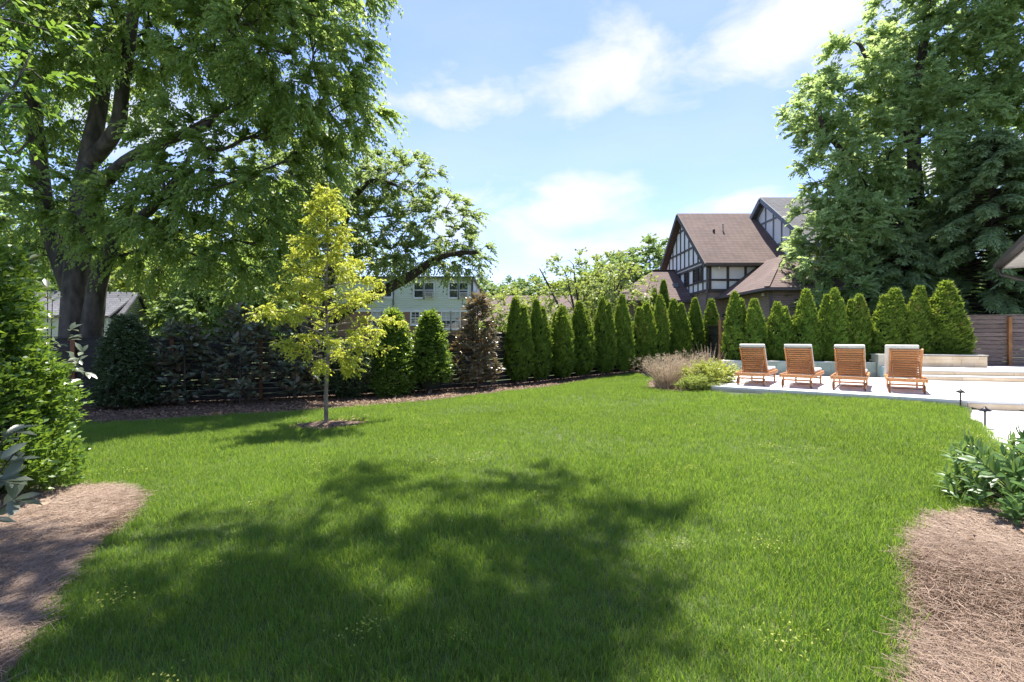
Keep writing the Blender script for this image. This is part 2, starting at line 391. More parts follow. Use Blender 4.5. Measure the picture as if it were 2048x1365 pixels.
# foliage
M['lf_big'] = mat_leaf('leaf_hackberry', (.065, .120, .034), (.185, .265, .085), (.58, .76, .16), .50)
M['lf_big2'] = mat_leaf('leaf_elm', (.09, .145, .055), (.225, .29, .125), (.56, .70, .20), .45)
M['lf_right'] = mat_leaf('leaf_maple', (.12, .20, .075), (.29, .40, .165), (.66, .82, .28), .48)
M['lf_con'] = mat_leaf('needle_hemlock', (.10, .16, .065), (.35, .45, .20), (.56, .70, .30), .42, .6)
M['lf_over'] = mat_leaf('leaf_overhead', (.06, .13, .025), (.11, .22, .05), (.36, .55, .06), .40)
M['lf_sap'] = mat_leaf('leaf_sapling', (.25, .31, .035), (.52, .54, .075), (.72, .75, .10), .45, wscale=1.5)
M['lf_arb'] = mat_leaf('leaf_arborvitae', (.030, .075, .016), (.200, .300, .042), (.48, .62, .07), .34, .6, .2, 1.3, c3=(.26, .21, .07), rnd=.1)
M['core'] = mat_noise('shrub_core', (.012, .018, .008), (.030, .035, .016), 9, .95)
M['lf_holly'] = mat_leaf('leaf_holly', (.045, .105, .020), (.185, .290, .050), (.46, .62, .06), .36, .32, .5, 1.2)
M['lf_hollydark'] = mat_leaf('leaf_holly_dark', (.040, .066, .032), (.120, .165, .075), (.26, .36, .10), .24, .36, .5, 1.2)
M['lf_mag'] = mat_leaf('leaf_magnolia', (.065, .090, .052), (.190, .220, .145), (.30, .35, .15), .22, .32, .6, 1.2, back=(.14, .105, .07))
M['lf_bronze'] = mat_leaf('leaf_magnolia_bronze', (.085, .085, .045), (.235, .195, .120), (.40, .30, .12), .25, .32, .6, 1.2, back=(.18, .12, .07))
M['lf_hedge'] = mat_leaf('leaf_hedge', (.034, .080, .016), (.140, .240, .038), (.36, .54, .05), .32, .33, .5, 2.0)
M['lf_laurel'] = mat_leaf('leaf_laurel', (.05, .115, .034), (.150, .26, .075), (.40, .58, .12), .30, .38, .5, 2.5)
M['lf_redbud'] = mat_leaf('leaf_redbud', (.13, .19, .055), (.28, .34, .10), (.50, .58, .10), .42)
M['lf_far'] = mat_leaf('leaf_far', (.080, .140, .050), (.210, .300, .110), (.36, .50, .10), .40)
M['lf_lime'] = mat_leaf('leaf_lime', (.15, .21, .045), (.31, .38, .08), (.50, .58, .07), .42)
M['lf_spirea'] = mat_leaf('leaf_spirea', (.20, .26, .05), (.42, .44, .08), (.55, .6, .1), .3, wscale=3, c3=(.62, .60, .52))
M['straw_grass'] = mat_leaf('straw_grass', (.28, .19, .12), (.55, .45, .33), (.5, .4, .28), .25, .6, .2, 3)
M['lf_weed'] = mat_leaf('leaf_weed', (.25, .30, .05), (.45, .45, .08), (.5, .55, .08), .35)
M['grass'] = mat_grass('grass_blade', (.042, .108, .019), (.158, .268, .042), (.46, .66, .06), .46)

# ================================================================== GROUND
def axis(lo, hi, step, far):
    a = list(np.arange(lo, hi + 1e-6, step)); s = step; x = hi
    while x < far: s *= 1.35; x += s; a.append(x)
    s = step; x = lo; pre = []
    while x > -far: s *= 1.35; x -= s; pre.append(x)
    return np.array(pre[::-1] + a)
gx = axis(-18, 18, .25, 900); gy = axis(-3, 25, .25, 900)
GX, GY = np.meshgrid(gx, gy); GZ = zt(GX, GY)
pu = GX * UU[0] + GY * UU[1]; pv = GX * VV[0] + GY * VV[1]
GZ = np.where((pu > POOL[0] + .1) & (pu < POOL[1] - .1) & (pv > POOL[2] + .15) & (pv < POOL[3] + .1), -1.2, GZ)
for poly in ([(4.9, 12.25), (8.6, 9.5), (16, 7.0), (21, 12), (15, 20), (4, 19)], [(8.66, 9.1), (6.05, 6.05), (4.75, 4.25), (6.3, 3.2), (12, 2.9), (18, 5), (16, 8)]):
    GZ = np.where(inpoly(GX, GY, poly), np.minimum(GZ, -.08), GZ)
nx_, ny_ = len(gx), len(gy)
ii = (np.arange(ny_ - 1)[:, None] * nx_ + np.arange(nx_ - 1)[None]).ravel()
ground = link('ground', quads_mesh('ground', np.stack([GX, GY, GZ], -1).reshape(-1, 3), np.stack([ii, ii + 1, ii + nx_ + 1, ii + nx_], -1), smooth=True), M['soil'])
tag(ground, 'dark earth and low green ground under the lawn', 'ground', kind='structure')

def bed_sheet(name, poly, mat, label, lift=.015, step=.25, mound=0.0):
    P = [np.array(p[:2], float) for p in poly]; A = np.array(P); lo = A.min(0); hi = A.max(0)
    X, Y = np.meshgrid(np.arange(lo[0], hi[0], step), np.arange(lo[1], hi[1], step)); X = X.ravel(); Y = Y.ravel()
    k = inpoly(X, Y, P); X = X[k]; Y = Y[k]
    dmin = np.sqrt(((X[:, None] - A[None, :, 0]) ** 2 + (Y[:, None] - A[None, :, 1]) ** 2).min(1)) if len(X) else np.zeros(0)
    k = dmin > step * .5; X = X[k]; Y = Y[k]
    vs = [Vector(p) for p in P] + [Vector((a, b)) for a, b in zip(X, Y)]
    ed = [(i, (i + 1) % len(P)) for i in range(len(P))]
    r = delaunay_2d_cdt(vs, ed, [list(range(len(P)))], 1, 1e-5)
    xy = np.array([tuple(v) for v in r[0]]); z = zt(xy[:, 0], xy[:, 1]) + lift
    if mound:
        d = np.sqrt(((xy[:, None, 0] - A[None, :, 0]) ** 2 + (xy[:, None, 1] - A[None, :, 1]) ** 2).min(1))
        z += mound * np.clip(d / .35, 0, 1)
    me = mesh_pd(name, np.c_[xy, z], [tuple(f) for f in r[2]])
    for p in me.polygons: p.use_smooth = True
    o = link(name, me, mat); tag(o, label, 'ground', kind='structure'); return o

FA, FB, FC = np.array([-16.0, 11.5]), np.array([-1.2, 16.9]), np.array([9.0, 22.6])   # slat fence line
fb_px = [(100, 853), (167, 847), (322, 841), (480, 831), (600, 824), (717, 816), (820, 806), (918, 796), (1000, 786), (1060, 780), (1129, 770), (1211, 755), (1265, 748), (1309, 744)]
fb_front = smooth_poly([G(*p)[:2] for p in fb_px], 4)
FBED = [np.array([-15.5, 10.0])] + fb_front + [np.array(FC) + [.2, -1.2], FC + [0.1, .2], FB + [0, .3], FA + [0, .3]]
bed_sheet('fence_bed', FBED, M['mulch'], 'brown mulch bed running along the dark slat fence')
lb_px = [(140, 979), (205, 975), (250, 985), (280, 1008), (262, 1040), (205, 1085), (150, 1140), (110, 1200), (60, 1290), (25, 1345), (-30, 1420)]
lb = smooth_poly([G(*p)[:2] for p in lb_px], 4)
LBED = lb + [np.array([-2.6, .9]), np.array([-7.5, .9]), np.array([-7.5, 6.0]), np.array([-4.9, 5.1])]
bed_sheet('left_straw_bed', LBED, M['straw_base'], 'pine straw bed below the tall clipped hedge', step=.15)
rb_px = [(2200, 1000), (2100, 1012), (2020, 1022), (1950, 1026), (1890, 1030), (1840, 1045), (1812, 1075), (1808, 1130), (1812, 1200), (1818, 1300), (1822, 1400), (1826, 1500)]
rb = smooth_poly([G(*p)[:2] for p in rb_px], 4)
RBED = rb + [np.array([1.5, .7]), np.array([6.5, .7]), np.array([6.5, 4.2])]
bed_sheet('right_straw_bed', RBED, M['straw_base'], 'pine straw bed in front of the glossy laurel shrub', step=.15)
sp = G(653, 852); RING = [np.array([sp[0] + .03 + .66 * math.cos(a) * (1 + .07 * math.sin(3 * a)), sp[1] + .02 + .50 * math.sin(a) * (1 + .06 * math.cos(2 * a))]) for a in np.linspace(0, 2 * np.pi, 28, endpoint=False)]
bed_sheet('mulch_ring', RING, M['mulch'], 'round mulch patch at the foot of the yellow sapling', step=.12, mound=.05)
# planting pocket at the corner of the deck
DFL = np.array(G(1422, 785)[:2]); DFL = np.array([4.96, 12.08]); DFR = np.array([8.72, 9.29])
PBED = smooth_poly([np.array([3.95, 12.5]), np.array([3.85, 13.4]), np.array([4.2, 15.0]), np.array([4.9, 16.6]), np.array([6.6, 17.4]), np.array([6.6, 14]), np.array([5.1, 12.3]), np.array([4.7, 11.95]), np.array([4.3, 12.05])], 3, True)
bed_sheet('planting_pocket', PBED, M['mulch'], 'small planting bed of dry grasses beside the stone deck')

# ------------------------------------------------------------------ deck, steps, pool
DZ, TZ, PZ = .30, .56, .13
def slab(name, poly, z0, z1, mat, label=None, parent=None, kind='structure'):
    n = len(poly); v = [(p[0], p[1], z0) for p in poly] + [(p[0], p[1], z1) for p in poly]
    f = [tuple(range(n - 1, -1, -1)), tuple(range(n, 2 * n))] + [(i, (i + 1) % n, n + (i + 1) % n, n + i) for i in range(n)]
    o = solid(name, v, f, mat, parent)
    if label: tag(o, label, 'deck', kind=kind)
    return o
def mat_paving():
    m, N, L, P = nodes('paving')
    geo = N.new('ShaderNodeNewGeometry'); mp = N.new('ShaderNodeMapping'); mp.inputs['Rotation'].default_value = (0, 0, TH); L.new(geo.outputs['Position'], mp.inputs[0])
    bt = N.new('ShaderNodeTexBrick'); L.new(mp.outputs[0], bt.inputs['Vector']); bt.inputs['Scale'].default_value = 1
    bt.inputs['Brick Width'].default_value = .9; bt.inputs['Row Height'].default_value = .6; bt.inputs['Mortar Size'].default_value = .006
    bt.inputs['Color1'].default_value = (.70, .69, .675, 1); bt.inputs['Color2'].default_value = (.66, .65, .63, 1); bt.inputs['Mortar'].default_value = (.5, .48, .46, 1)
    nz = N.new('ShaderNodeTexNoise'); nz.inputs['Scale'].default_value = 1.8; nz.inputs['Detail'].default_value = 7; L.new(geo.outputs['Position'], nz.inputs['Vector'])
    mr = N.new('ShaderNodeMapRange'); mr.inputs[3].default_value = .86; mr.inputs[4].default_value = 1.12; L.new(nz.outputs[0], mr.inputs[0])
    hs = N.new('ShaderNodeHueSaturation'); L.new(bt.outputs[0], hs.inputs['Color']); L.new(mr.outputs[0], hs.inputs['Value'])
    L.new(hs.outputs[0], P.inputs['Base Color']); P.inputs['Roughness'].default_value = .65
    return m
M['paving'] = mat_paving()
c0 = np.array(uv(POOL[0] - .12, POOL[2])); c1 = np.array(uv(POOL[1], POOL[2]))
far_r = np.array(uv(16, 16.6)); dn = np.array(uv(16.0, 0)) ; step_dir = UU
DRR = DFR + UU * 7.5
DLB = np.array(uv(POOL[0] - .12, POOL[3] + .1))
deck = slab('deck', [DFL, DFR, DRR, np.array(uv(16, 16.6)), c1, c0, DLB, np.array(uv(POOL[0] - .8, POOL[3] + .1)), np.array(uv(POOL[0] - .8, POOL[2]))], -.1, DZ, M['paving'], 'pale stone pool deck under the four loungers')
# side face courses: limestone edging along the step down to the path and along the lawn
def edging(name, a, b, z0, z1, out, mat, parent, seg, rr):
    a = np.array(a); b = np.array(b); d = b - a; ln = np.linalg.norm(d); d = d / ln; n = np.array([d[1], -d[0]])
    if n.dot(out) < 0: n = -n
    t = 0
    while t < ln - .02:
        l = min(seg * rr.uniform(.8, 1.2), ln - t)
        if ln - t - l < .15: l = ln - t
        p = a + d * (t + .004); q = a + d * (t + l - .004); k = .012 + rr.uniform(0, .004)
        v = [(*(p + n * .003), z0), (*(p + n * k), z0), (*(q + n * k), z0), (*(q + n * .003), z0)]
        v += [(x, y, z1) for (x, y, _) in v]
        solid(name, v, CUBE_F, mat, parent)
        t += l
rr = rng(5)
edging('riser_stone', DFL, DFR, .0, DZ - .05, np.array([-.6, -.8]), M['tile'], deck, .9, rr)
edging('riser_stone', DFR, DRR, .0, DZ - .055, np.array([0, -1.]), M['limestone'], deck, 1.1, rr)
path = slab('path', [DFR + [-.05, .1], np.array([6.15, 6.1]), np.array([4.9, 4.35]), np.array([6.4, 3.3]), np.array([12, 3.0]), DRR + [0, 0.1]], -.1, PZ, M['paving'], 'pale stone garden path one step below the deck')
# steps and terrace
stp = slab('step', [np.array(uv(POOL[1] + .05, 16.59)), np.array(uv(16, 16.59)), np.array(uv(16, 17.4)), np.array(uv(POOL[1] + .05, 17.4))], DZ - .2, DZ + .13, M['paving'], 'lower stone step rising from the deck to the terrace')
ter = slab('terrace', [np.array(uv(POOL[1] + .05, 16.99)), np.array(uv(16, 16.99)), np.array(uv(16, 20.6)), np.array(uv(POOL[1] + .05, 20.6))], DZ - .15, TZ, M['paving'], 'upper stone terrace in front of the brown board fence')
edging('riser_stone', uv(POOL[1] + .06, 16.59), uv(16, 16.59), DZ + .004, DZ + .10, -VV, M['limestone'], stp, 1.2, rr)
edging('riser_stone', uv(POOL[1] + .06, 16.99), uv(16, 16.99), DZ + .134, TZ - .03, -VV, M['limestone'], ter, 1.2, rr)
# pool shell and water
wat = slab('pool_water', [uv(POOL[0], POOL[2]), uv(POOL[1], POOL[2]), uv(POOL[1], POOL[3]), uv(POOL[0], POOL[3])], -1.0, .19, M['water'], 'still turquoise water in the small plunge pool')
ps = empty('pool_coping', uvz(POOL[0], POOL[2], DZ)); tag(ps, 'pale stone coping along the near rim of the plunge pool', 'coping')
t = POOL[0] - .1
while t < POOL[1] - .05:
    l = min(.75, POOL[1] - t); ubox('coping_stone', t + .004, t + l - .004, POOL[2] - .02, POOL[2] + .28, .10, DZ + .02, M['coping'], ps); t += l
# tiled pool wall
pw = empty('pool_wall', uvz(POOL[0], POOL[3], 0)); tag(pw, 'low grey tiled wall behind the plunge pool', 'wall')
ubox('wall_core', POOL[0] - .12, POOL[1], POOL[3] + .06, POOL[3] + .34, -.6, .635, M['tile'], pw)
for row, (z0, z1) in enumerate([(-.4, .02), (.024, .32), (.324, .632)]):
    t = POOL[0] - .12
    while t < POOL[1] - .02:
        l = min(rr.uniform(.38, .48), POOL[1] - t)
        ubox('tile', t + .003, t + l - .003, POOL[3] + .03 - rr.uniform(0, .005), POOL[3] + .0595, z0, z1, M['tile'], pw); t += l
t = POOL[0] - .16
while t < POOL[1] - .02:
    l = min(.95, POOL[1] - t); ubox('cap_stone', t + .003, t + l - .003, POOL[3] + .0, POOL[3] + .38, .636, .675, M['coping'], pw); t += l
bw = empty('bench_wall', uvz(POOL[1], POOL[3], 0)); tag(bw, 'taller beige limestone block wall at the terrace end of the pool', 'wall')
BU0, BU1 = POOL[1] + .01, 9.55
ubox('wall_core', BU0 + .02, BU1 - .02, POOL[3] - .1, POOL[3] + .5, -.2, .90, M['limestone'], bw)
ubox('pier', BU0, BU0 + .42, POOL[3] - .13, POOL[3] + .45, -.5, .925, M['tile'], bw)
for row, (z0, z1) in enumerate([(TZ - .02, .675), (.679, .80), (.804, .905)]):
    t = BU0 + .43 - (.25 if row == 1 else 0)
    while t < BU1 - .02:
        l = min(rr.uniform(.55, .95), BU1 - t); s = max(t, BU0 + .424)
        if t + l - s > .05: ubox('stone_block', s + .003, t + l - .003, POOL[3] - .13 - rr.uniform(0, .006), POOL[3] - .1005, z0, z1, M['limestone'], bw)
        t += l
ubox('end_block', BU1 - .0195, BU1 + .01, POOL[3] - .1, POOL[3] + .5, .5, .905, M['limestone'], bw)
t = BU0 - .02
while t < BU1:
    l = min(1.1, BU1 + .02 - t); ubox('cap_stone', t + .003, t + l - .003, POOL[3] - .16, POOL[3] + .53, .927, .955, M['coping'], bw); t += l

# ================================================================== FENCES
def fence(name, pts, label, mat, post_mat, h=1.83, bh=.135, gap=.014, panel=2.4, zoff=0.0, zfix=None, post_front=True, jit=.004, gaps_rand=.5, seed=3):
    r = rng(seed); root = empty(name, (pts[0][0], pts[0][1], ztf(*pts[0]) if zfix is None else zfix)); tag(root, label, 'fence')
    for a, b in zip(pts[:-1], pts[1:]):
        a = np.array(a, float); b = np.array(b, float); ln = np.linalg.norm(b - a); n = max(1, round(ln / panel)); d = (b - a) / ln
        nr = np.array([d[1], -d[0], 0.0])
        if nr[1] > 0 and abs(nr[1]) > .2: nr = -nr           # towards the yard
        elif abs(nr[1]) <= .4 and nr[0] > 0: nr = -nr
        for i in range(n):
            p = a + d * ln * i / n; q = a + d * ln * (i + 1) / n
            zp = (ztf(*p) if zfix is None else zfix) + zoff; zq = (ztf(*q) if zfix is None else zfix) + zoff
            nb = int(h / (bh + gap)); pitch = h / nb
            for k in range(nb):
                z = .03 + pitch * (k + .5); g = gap * (1 + r.uniform(-gaps_rand, gaps_rand))
                p3 = np.array([*(p + d * .004), zp + z + r.uniform(-jit, jit)]); q3 = np.array([*(q - d * .004), zq + z + r.uniform(-jit, jit)])
                beam('board', p3, q3, pitch - g, .022 + r.uniform(0, .004), nr, mat, root)
            c = np.array([p[0], p[1], zp]) + nr * .062
            beam('post', c + [0, 0, -.3], c + [0, 0, h - .02], .095, .095, nr, post_mat, root)
        # rail cap along the top
        for i in range(n):
            p = a + d * ln * i / n; q = a + d * ln * (i + 1) / n
            zp = (ztf(*p) if zfix is None else zfix) + zoff; zq = (ztf(*q) if zfix is None else zfix) + zoff
            beam('top_rail', (p[0], p[1], zp + h + .05), (q[0], q[1], zq + h + .05), .11, .03, (0, 0, 1), mat, root)
    return root
fence('slat_fence', [FA, FB, FC], 'long dark stained slat fence with light showing between its boards', M['board_dark'], M['cedar_dark'])
RF0 = uv(1.97, 20.75); RF1 = uv(15.5, 20.75)
fence('slat_fence', [FC, RF0], 'short dark slat fence between the two arborvitae rows', M['board_dark'], M['cedar_dark'], zoff=.0, seed=8)
rf = fence('board_fence', [RF0, RF1], 'brown close boarded fence with cedar posts behind the terrace', M['board_brown'], M['cedar'], h=1.84, bh=.128, gap=.013, zfix=.38, panel=2.37, seed=9)

# ================================================================== BUILDINGS
def windowp(parent, org, au, nr, w, h, cols, rows, fmat, double=True, fw=.07, sill=True, bar=.025, curtain=False, sash=True, name='window'):
    """window in a wall plane: org = lower left corner, au = along, nr = outward"""
    org = np.array(org, float); au = np.array(au, float); nr = np.array(nr, float); up = np.array([0, 0, 1.0])
    pane = link(name, beam_mesh(name, org + au * w / 2 + nr * .005, org + au * w / 2 + up * h + nr * .005, w, .03, nr), M['glass'], parent)
    fr = lambda p1, p2, wd, t, nm: beam(nm, p1 + nr * t * .5 + nr * .012, p2 + nr * t * .5 + nr * .012, wd, t, nr, fmat, pane)
    fr(org - au * fw / 2 + up * -fw, org - au * fw / 2 + up * (h + fw), fw, .07, 'frame'); fr(org + au * (w + fw / 2) + up * -fw, org + au * (w + fw / 2) + up * (h + fw), fw, .07, 'frame')
    fr(org + up * (h + fw / 2), org + au * w + up * (h + fw / 2), fw, .067, 'frame'); fr(org - up * fw / 2, org + au * w - up * fw / 2, fw, .067, 'frame')
    if sill: fr(org - au * fw * 1.4 - up * (fw + .03), org + au * (w + fw * 1.4) - up * (fw + .03), .05, .11, 'sill')
    for c in range(1, cols): fr(org + au * w * c / cols, org + au * w * c / cols + up * h, bar, .03, 'glazing_bar')
    for r_ in range(1, rows): fr(org + up * h * r_ / rows, org + au * w + up * h * r_ / rows, bar, .028, 'glazing_bar')
    if sash: fr(org + up * h * .5, org + au * w + up * h * .5, .06, .045, 'meeting_rail')
    if curtain: beam('curtain', org + au * w / 2 + nr * .024 + up * h * .52, org + au * w / 2 + nr * .024 + up * h * .99, w * .98, .005, nr, M['curtain'], pane)
    return pane
EX, EY, EZ = np.array([1., 0, 0]), np.array([0, 1., 0]), np.array([0, 0, 1.])

def tudor():
    T = empty('tudor_house', (13, 27, .3)); tag(T, 'half timbered house with brown shingle roofs and brick garage wing', 'house')
    g0 = .2
    X0, YF, YB = 10.94, 27.0, 35.1; YR = (YF + YB) / 2; ZE, ZRd = 5.80, 9.30
    ZB = 4.05      # top of the brick
    pitch = (ZRd - ZE) / (YR - YF)
    X1 = 15.4
    # brick ground floor and stucco upper body
    box('brick_wall', X0 + .06, 19.4, YF + .06, YB - .06, g0 - .6, ZB, M['brick_house'], T)
    v = [(X0, YF, ZB), (X0, YB, ZB), (X0, YB, ZE), (X0, YR, ZRd - .05), (X0, YF, ZE), (19.5, YF, ZB), (19.5, YB, ZB), (19.5, YB, ZE), (19.5, YR, ZRd - .05), (19.5, YF, ZE)]
    solid('stucco_wall', v, [(0, 1, 2, 3, 4)[::-1], (5, 6, 7, 8, 9), (0, 4, 9, 5)[::-1], (1, 6, 7, 2)[::-1], (0, 5, 6, 1)[::-1], (2, 7, 8, 3)[::-1], (3, 8, 9, 4)[::-1]], M['stucco'], T)
    def roof(name, xa, xb, yf, yr, yb, ze, zr, th, mat, over=.4):
        s = (zr - ze) / (yr - yf); a = yf - over; b = yb + over; zl = ze - over * s
        V = []
        for x in (xa, xb):
            V += [(x, a, zl), (x, yr, zr), (x, b, zl), (x, a, zl + th), (x, yr, zr + th), (x, b, zl + th)]
        Fc = [(0, 1, 4, 3), (1, 2, 5, 4), (6, 9, 10, 7), (7, 10, 11, 8), (3, 4, 10, 9), (4, 5, 11, 10), (0, 6, 7, 1), (1, 7, 8, 2), (0, 3, 9, 6), (2, 8, 11, 5)]
        return solid(name, V, Fc, mat, T)
    r1 = roof('roof', X0 - .36, X1 + .2, YF, YR, YB, ZE, ZRd, .16, M['shingle'])
    s = pitch
    # barge boards and gutter
    for yy in (YF - .42, YB + .42):
        beam('barge_board', (X0 - .38, yy, ZE - .42 * s + .02), (X0 - .38, YR, ZRd + .02), .26, .05, (1, 0, 0), M['timber'], r1)
    beam('gutter', (X0 - .36, YF - .46, ZE - .40 * s + .06), (X1, YF - .46, ZE - .40 * s + .06), .13, .12, (0, 1, 0), M['gutter'], r1)
    beam('soffit', (X0 - .3, YF - .2, ZE - .36), (X1, YF - .2, ZE - .36), .4, .02, (0, 0, 1), M['gutter'], r1)
    pz = lambda y: ZE + (y - YF) * s
    lathe('roof_vent', [(.05, -.2), (.05, .42), (.06, .42), (.06, .46)], 10, M['white_paint'], r1, (12.75, 29.3, pz(29.3) + .16), True)
    lathe('roof_vent', [(.07, -.2), (.07, .16), (.05, .18)], 10, M['metal_dark'], r1, (12.15, 29.2, pz(29.2) + .16), True)
    # --- gable timbers (plane x = X0)
    def tg(y1, z1, y2, z2, w=.14, t=.055): beam('timber', (X0 - t / 2, y1, z1), (X0 - t / 2, y2, z2), w * .78, t, (-1, 0, 0), M['timber'], T)
    def rake(y): return ZE + (min(y - YF, YB - y)) * s - .12
    def span(z):
        dy = (z - ZE + .12) / s if z > ZE - .12 else 0
        return YF + max(dy, 0), YB - max(dy, 0)
    levels = [(ZB + .1, .2), (4.72, .12), (5.62, .20), (5.86, .14), (6.95, .14), (8.35, .13)]
    for z, w in levels:
        a, b = span(z + .05); tg(a + .05, z, b - .05, z, w, .06)
    tg(YF + .07, ZB, YF + .07, ZE - .1, .16, .065); tg(YB - .07, ZB, YB - .07, ZE - .1, .16, .065)
    n = 11
    for k in range(1, n):
        y = YF + (YB - YF) * k / n; tg(y, ZB, y, 5.6, .10, .05)
        if rake(y) > 5.95: tg(y, 5.9, y, rake(y), .11, .05)
    for yy in (YF, YB):
        sgn = 1 if yy == YF else -1
        tg(yy, ZE - .12, YR, ZRd - .16, .16, .066)
    w_ = (YB - YF) / n
    for (k, w) in ((1, 2), (4, 1), (6, 1), (9, 1)):
        if w == 2:
            for q in (0, 1): windowp(T, (X0 - .01, YF + w_ * (k + q) + .62, 4.80), -EY, -EX, .50, .78, 2, 4, M['timber'], fw=.05, sill=False, sash=False, bar=.03)
        else: windowp(T, (X0 - .01, YF + w_ * k + .62, 4.80), -EY, -EX, .50, .78, 2, 4, M['timber'], fw=.05, sill=False, sash=False, bar=.03)
    # ground floor windows in the gable's brick wall
    for y in (28.6, 30.2): windowp(T, (X0 + .05, y + .9, 1.6), -EY, -EX, .9, 1.6, 2, 3, M['timber'], fw=.08)
    beam('downspout', (X0 - .10, YF - .05, ZE - .3), (X0 - .10, YF - .05, .3), .09, .09, (0, 1, 0), M['gutter'], T)
    # --- front wall timbers (plane y = YF)
    def tf(x1, z1, x2, z2, w=.13, t=.055): beam('timber', (x1, YF - t / 2, z1), (x2, YF - t / 2, z2), w, t, (0, -1, 0), M['timber'], T)
    for k in range(0, 5): x = X0 + .08 + k * .985; tf(x, ZB, x, 5.65, .13, .052)
    tf(X0, ZB + .08, X1, ZB + .08, .17, .06); tf(X0, 4.72, X1, 4.72, .11, .058); tf(X0, 5.5, X1, 5.5, .12, .06)
    # --- taller grey gable to the right (plane x = X1)
    Yr2, Z2, Yf2, Ze2 = 29.4, 9.85, 23.3, 5.35; s2 = (Z2 - Ze2) / (Yr2 - Yf2); Yb2 = 2 * Yr2 - Yf2
    v = [(X1, Yf2, 3.2), (X1, Yb2, 3.2), (X1, Yb2, Ze2), (X1, Yr2, Z2 - .05), (X1, Yf2, Ze2), (19.5, Yf2, 3.2), (19.5, Yb2, 3.2), (19.5, Yb2, Ze2), (19.5, Yr2, Z2 - .05), (19.5, Yf2, Ze2)]
    solid('stucco_gable', v, [(0, 1, 2, 3, 4)[::-1], (5, 6, 7, 8, 9), (0, 4, 9, 5)[::-1], (1, 6, 7, 2)[::-1], (0, 5, 6, 1)[::-1], (2, 7, 8, 3)[::-1], (3, 8, 9, 4)[::-1]], M['stucco'], T)
    r2 = roof('grey_roof', X1 - .36, 19.8, Yf2, Yr2, Yb2, Ze2, Z2, .16, M['shingle_grey'])
    for yy in (Yf2 - .42, Yb2 + .42):
        beam('barge_board', (X1 - .38, yy, Ze2 - .42 * s2 + .02), (X1 - .38, Yr2, Z2 + .02), .24, .05, (1, 0, 0), M['timber_grey'], r2)
    def tg2(y1, z1, y2, z2, w=.12, t=.055): beam('timber', (X1 - t / 2, y1, z1), (X1 - t / 2, y2, z2), w * .78, t, (-1, 0, 0), M['timber_grey'], T)
    for k in range(1, 14):
        y = Yf2 + k * (Yb2 - Yf2) / 14; zt_ = Ze2 + min(y - Yf2, Yb2 - y) * s2 - .12
        if zt_ > 4.2: tg2(y, 3.9, y, zt_, .11, .05)
    for z in (5.3, 6.9, 8.5):
        dy = max((z - Ze2 + .15) / s2, 0); tg2(Yf2 + dy, z, Yb2 - dy, z, .12, .058)
    for yy in (Yf2, Yb2): tg2(yy, Ze2 - .14, Yr2, Z2 - .18, .16, .062)
    # --- garage wing with hip roof
    xa, xb, ya = 11.4, 16.6, 21.7; ze, zr, xc, yr = 3.77, 5.75, 14.0, 25.2
    box('garage_wall', xa + .4, xb - .4, ya + .4, YF + .05, g0 - .6, ze - .05, M['brick_house'], T)
    V = [(xa, ya, ze), (xb, ya, ze), (xb, YF + 1.2, ze), (xa, YF + 1.2 - 1.19, ze), (xc, yr, zr), (xc, YF + 1.2, zr), (xa, ya, ze - .14), (xb, ya, ze - .14), (xb, YF + 1.2, ze - .14), (xa, YF + .01, ze - .14), (xc, YF + .01, zr), (xb, YF + .01, ze)]
    V = [(xa, ya, ze), (xb, ya, ze), (xb, YF - .003, ze), (xa, YF - .003, ze), (xc, yr, zr), (xc, YF - .003, zr)]
    V += [(a, b, c - .15) for (a, b, c) in V[:4]]
    Fc = [(0, 1, 4), (0, 4, 5, 3), (1, 2, 5, 4), (3, 5, 2), (6, 7, 1, 0), (7, 8, 2, 1), (9, 6, 0, 3), (9, 8, 7, 6), (8, 9, 3, 2)]
    r3 = solid('hip_roof', V, Fc, M['shingle'], T)
    beam('hip_cap', (xa, ya, ze + .02), (xc, yr, zr + .02), .22, .05, (0, 0, 1), M['shingle'], r3); beam('hip_cap', (xb, ya, ze + .02), (xc, yr, zr + .02), .22, .05, (0, 0, 1), M['shingle'], r3)
    beam('gutter', (xa - .06, ya - .06, ze - .09), (xa - .06, YF - .01, ze - .09), .12, .13, (1, 0, 0), M['gutter'], r3)
    beam('gutter', (xa - .12, ya - .065, ze - .092), (xb, ya - .065, ze - .092), .12, .13, (0, 1, 0), M['gutter'], r3)
    beam('downspout', (xa + .33, ya + .30, ze - .15), (xa + .33, ya + .30, .3), .09, .09, (0, 1, 0), M['gutter'], T)
    for y in (23.0, 25.2):
        d = link('garage_door', beam_mesh('garage_door', (xa + .395, y + .95, .2), (xa + .395, y + .95, 2.65), 1.9, .03, (-1, 0, 0)), M['garage'], T)
        beam('lintel', (xa + .37, y - .12, 2.74), (xa + .37, y + 2.02, 2.74), .16, .09, (-1, 0, 0), M['timber'], d)
        for k in range(1, 5): beam('door_rail', (xa + .375, y + .03, .2 + k * .49), (xa + .375, y + 1.87, .2 + k * .49), .05, .02, (-1, 0, 0), M['timber'], d)
        for k in range(4): windowp(T, (xa + .392, y + .15 + k * .45 + .3, 2.18), -EY, -EX, .3, .3, 1, 1, M['timber'], fw=.03, sill=False, sash=False) if False else None
    windowp(T, (12.95, ya + .39, 1.3), EX, -EY, .62, 1.9, 2, 4, M['timber'], fw=.07, sash=False)
    for (x, y, z) in ((xa + .33, ya + .9, ze - .25), (xa + .33, ya + 3.4, ze - .25), (X0 + .5, YF - .25, ZE - .45)):
        lathe('flood_light', [(.02, .08), (.05, .06), (.07, -.06), (.06, -.07)], 10, M['white_paint'], T, (x - .03, y, z), True)
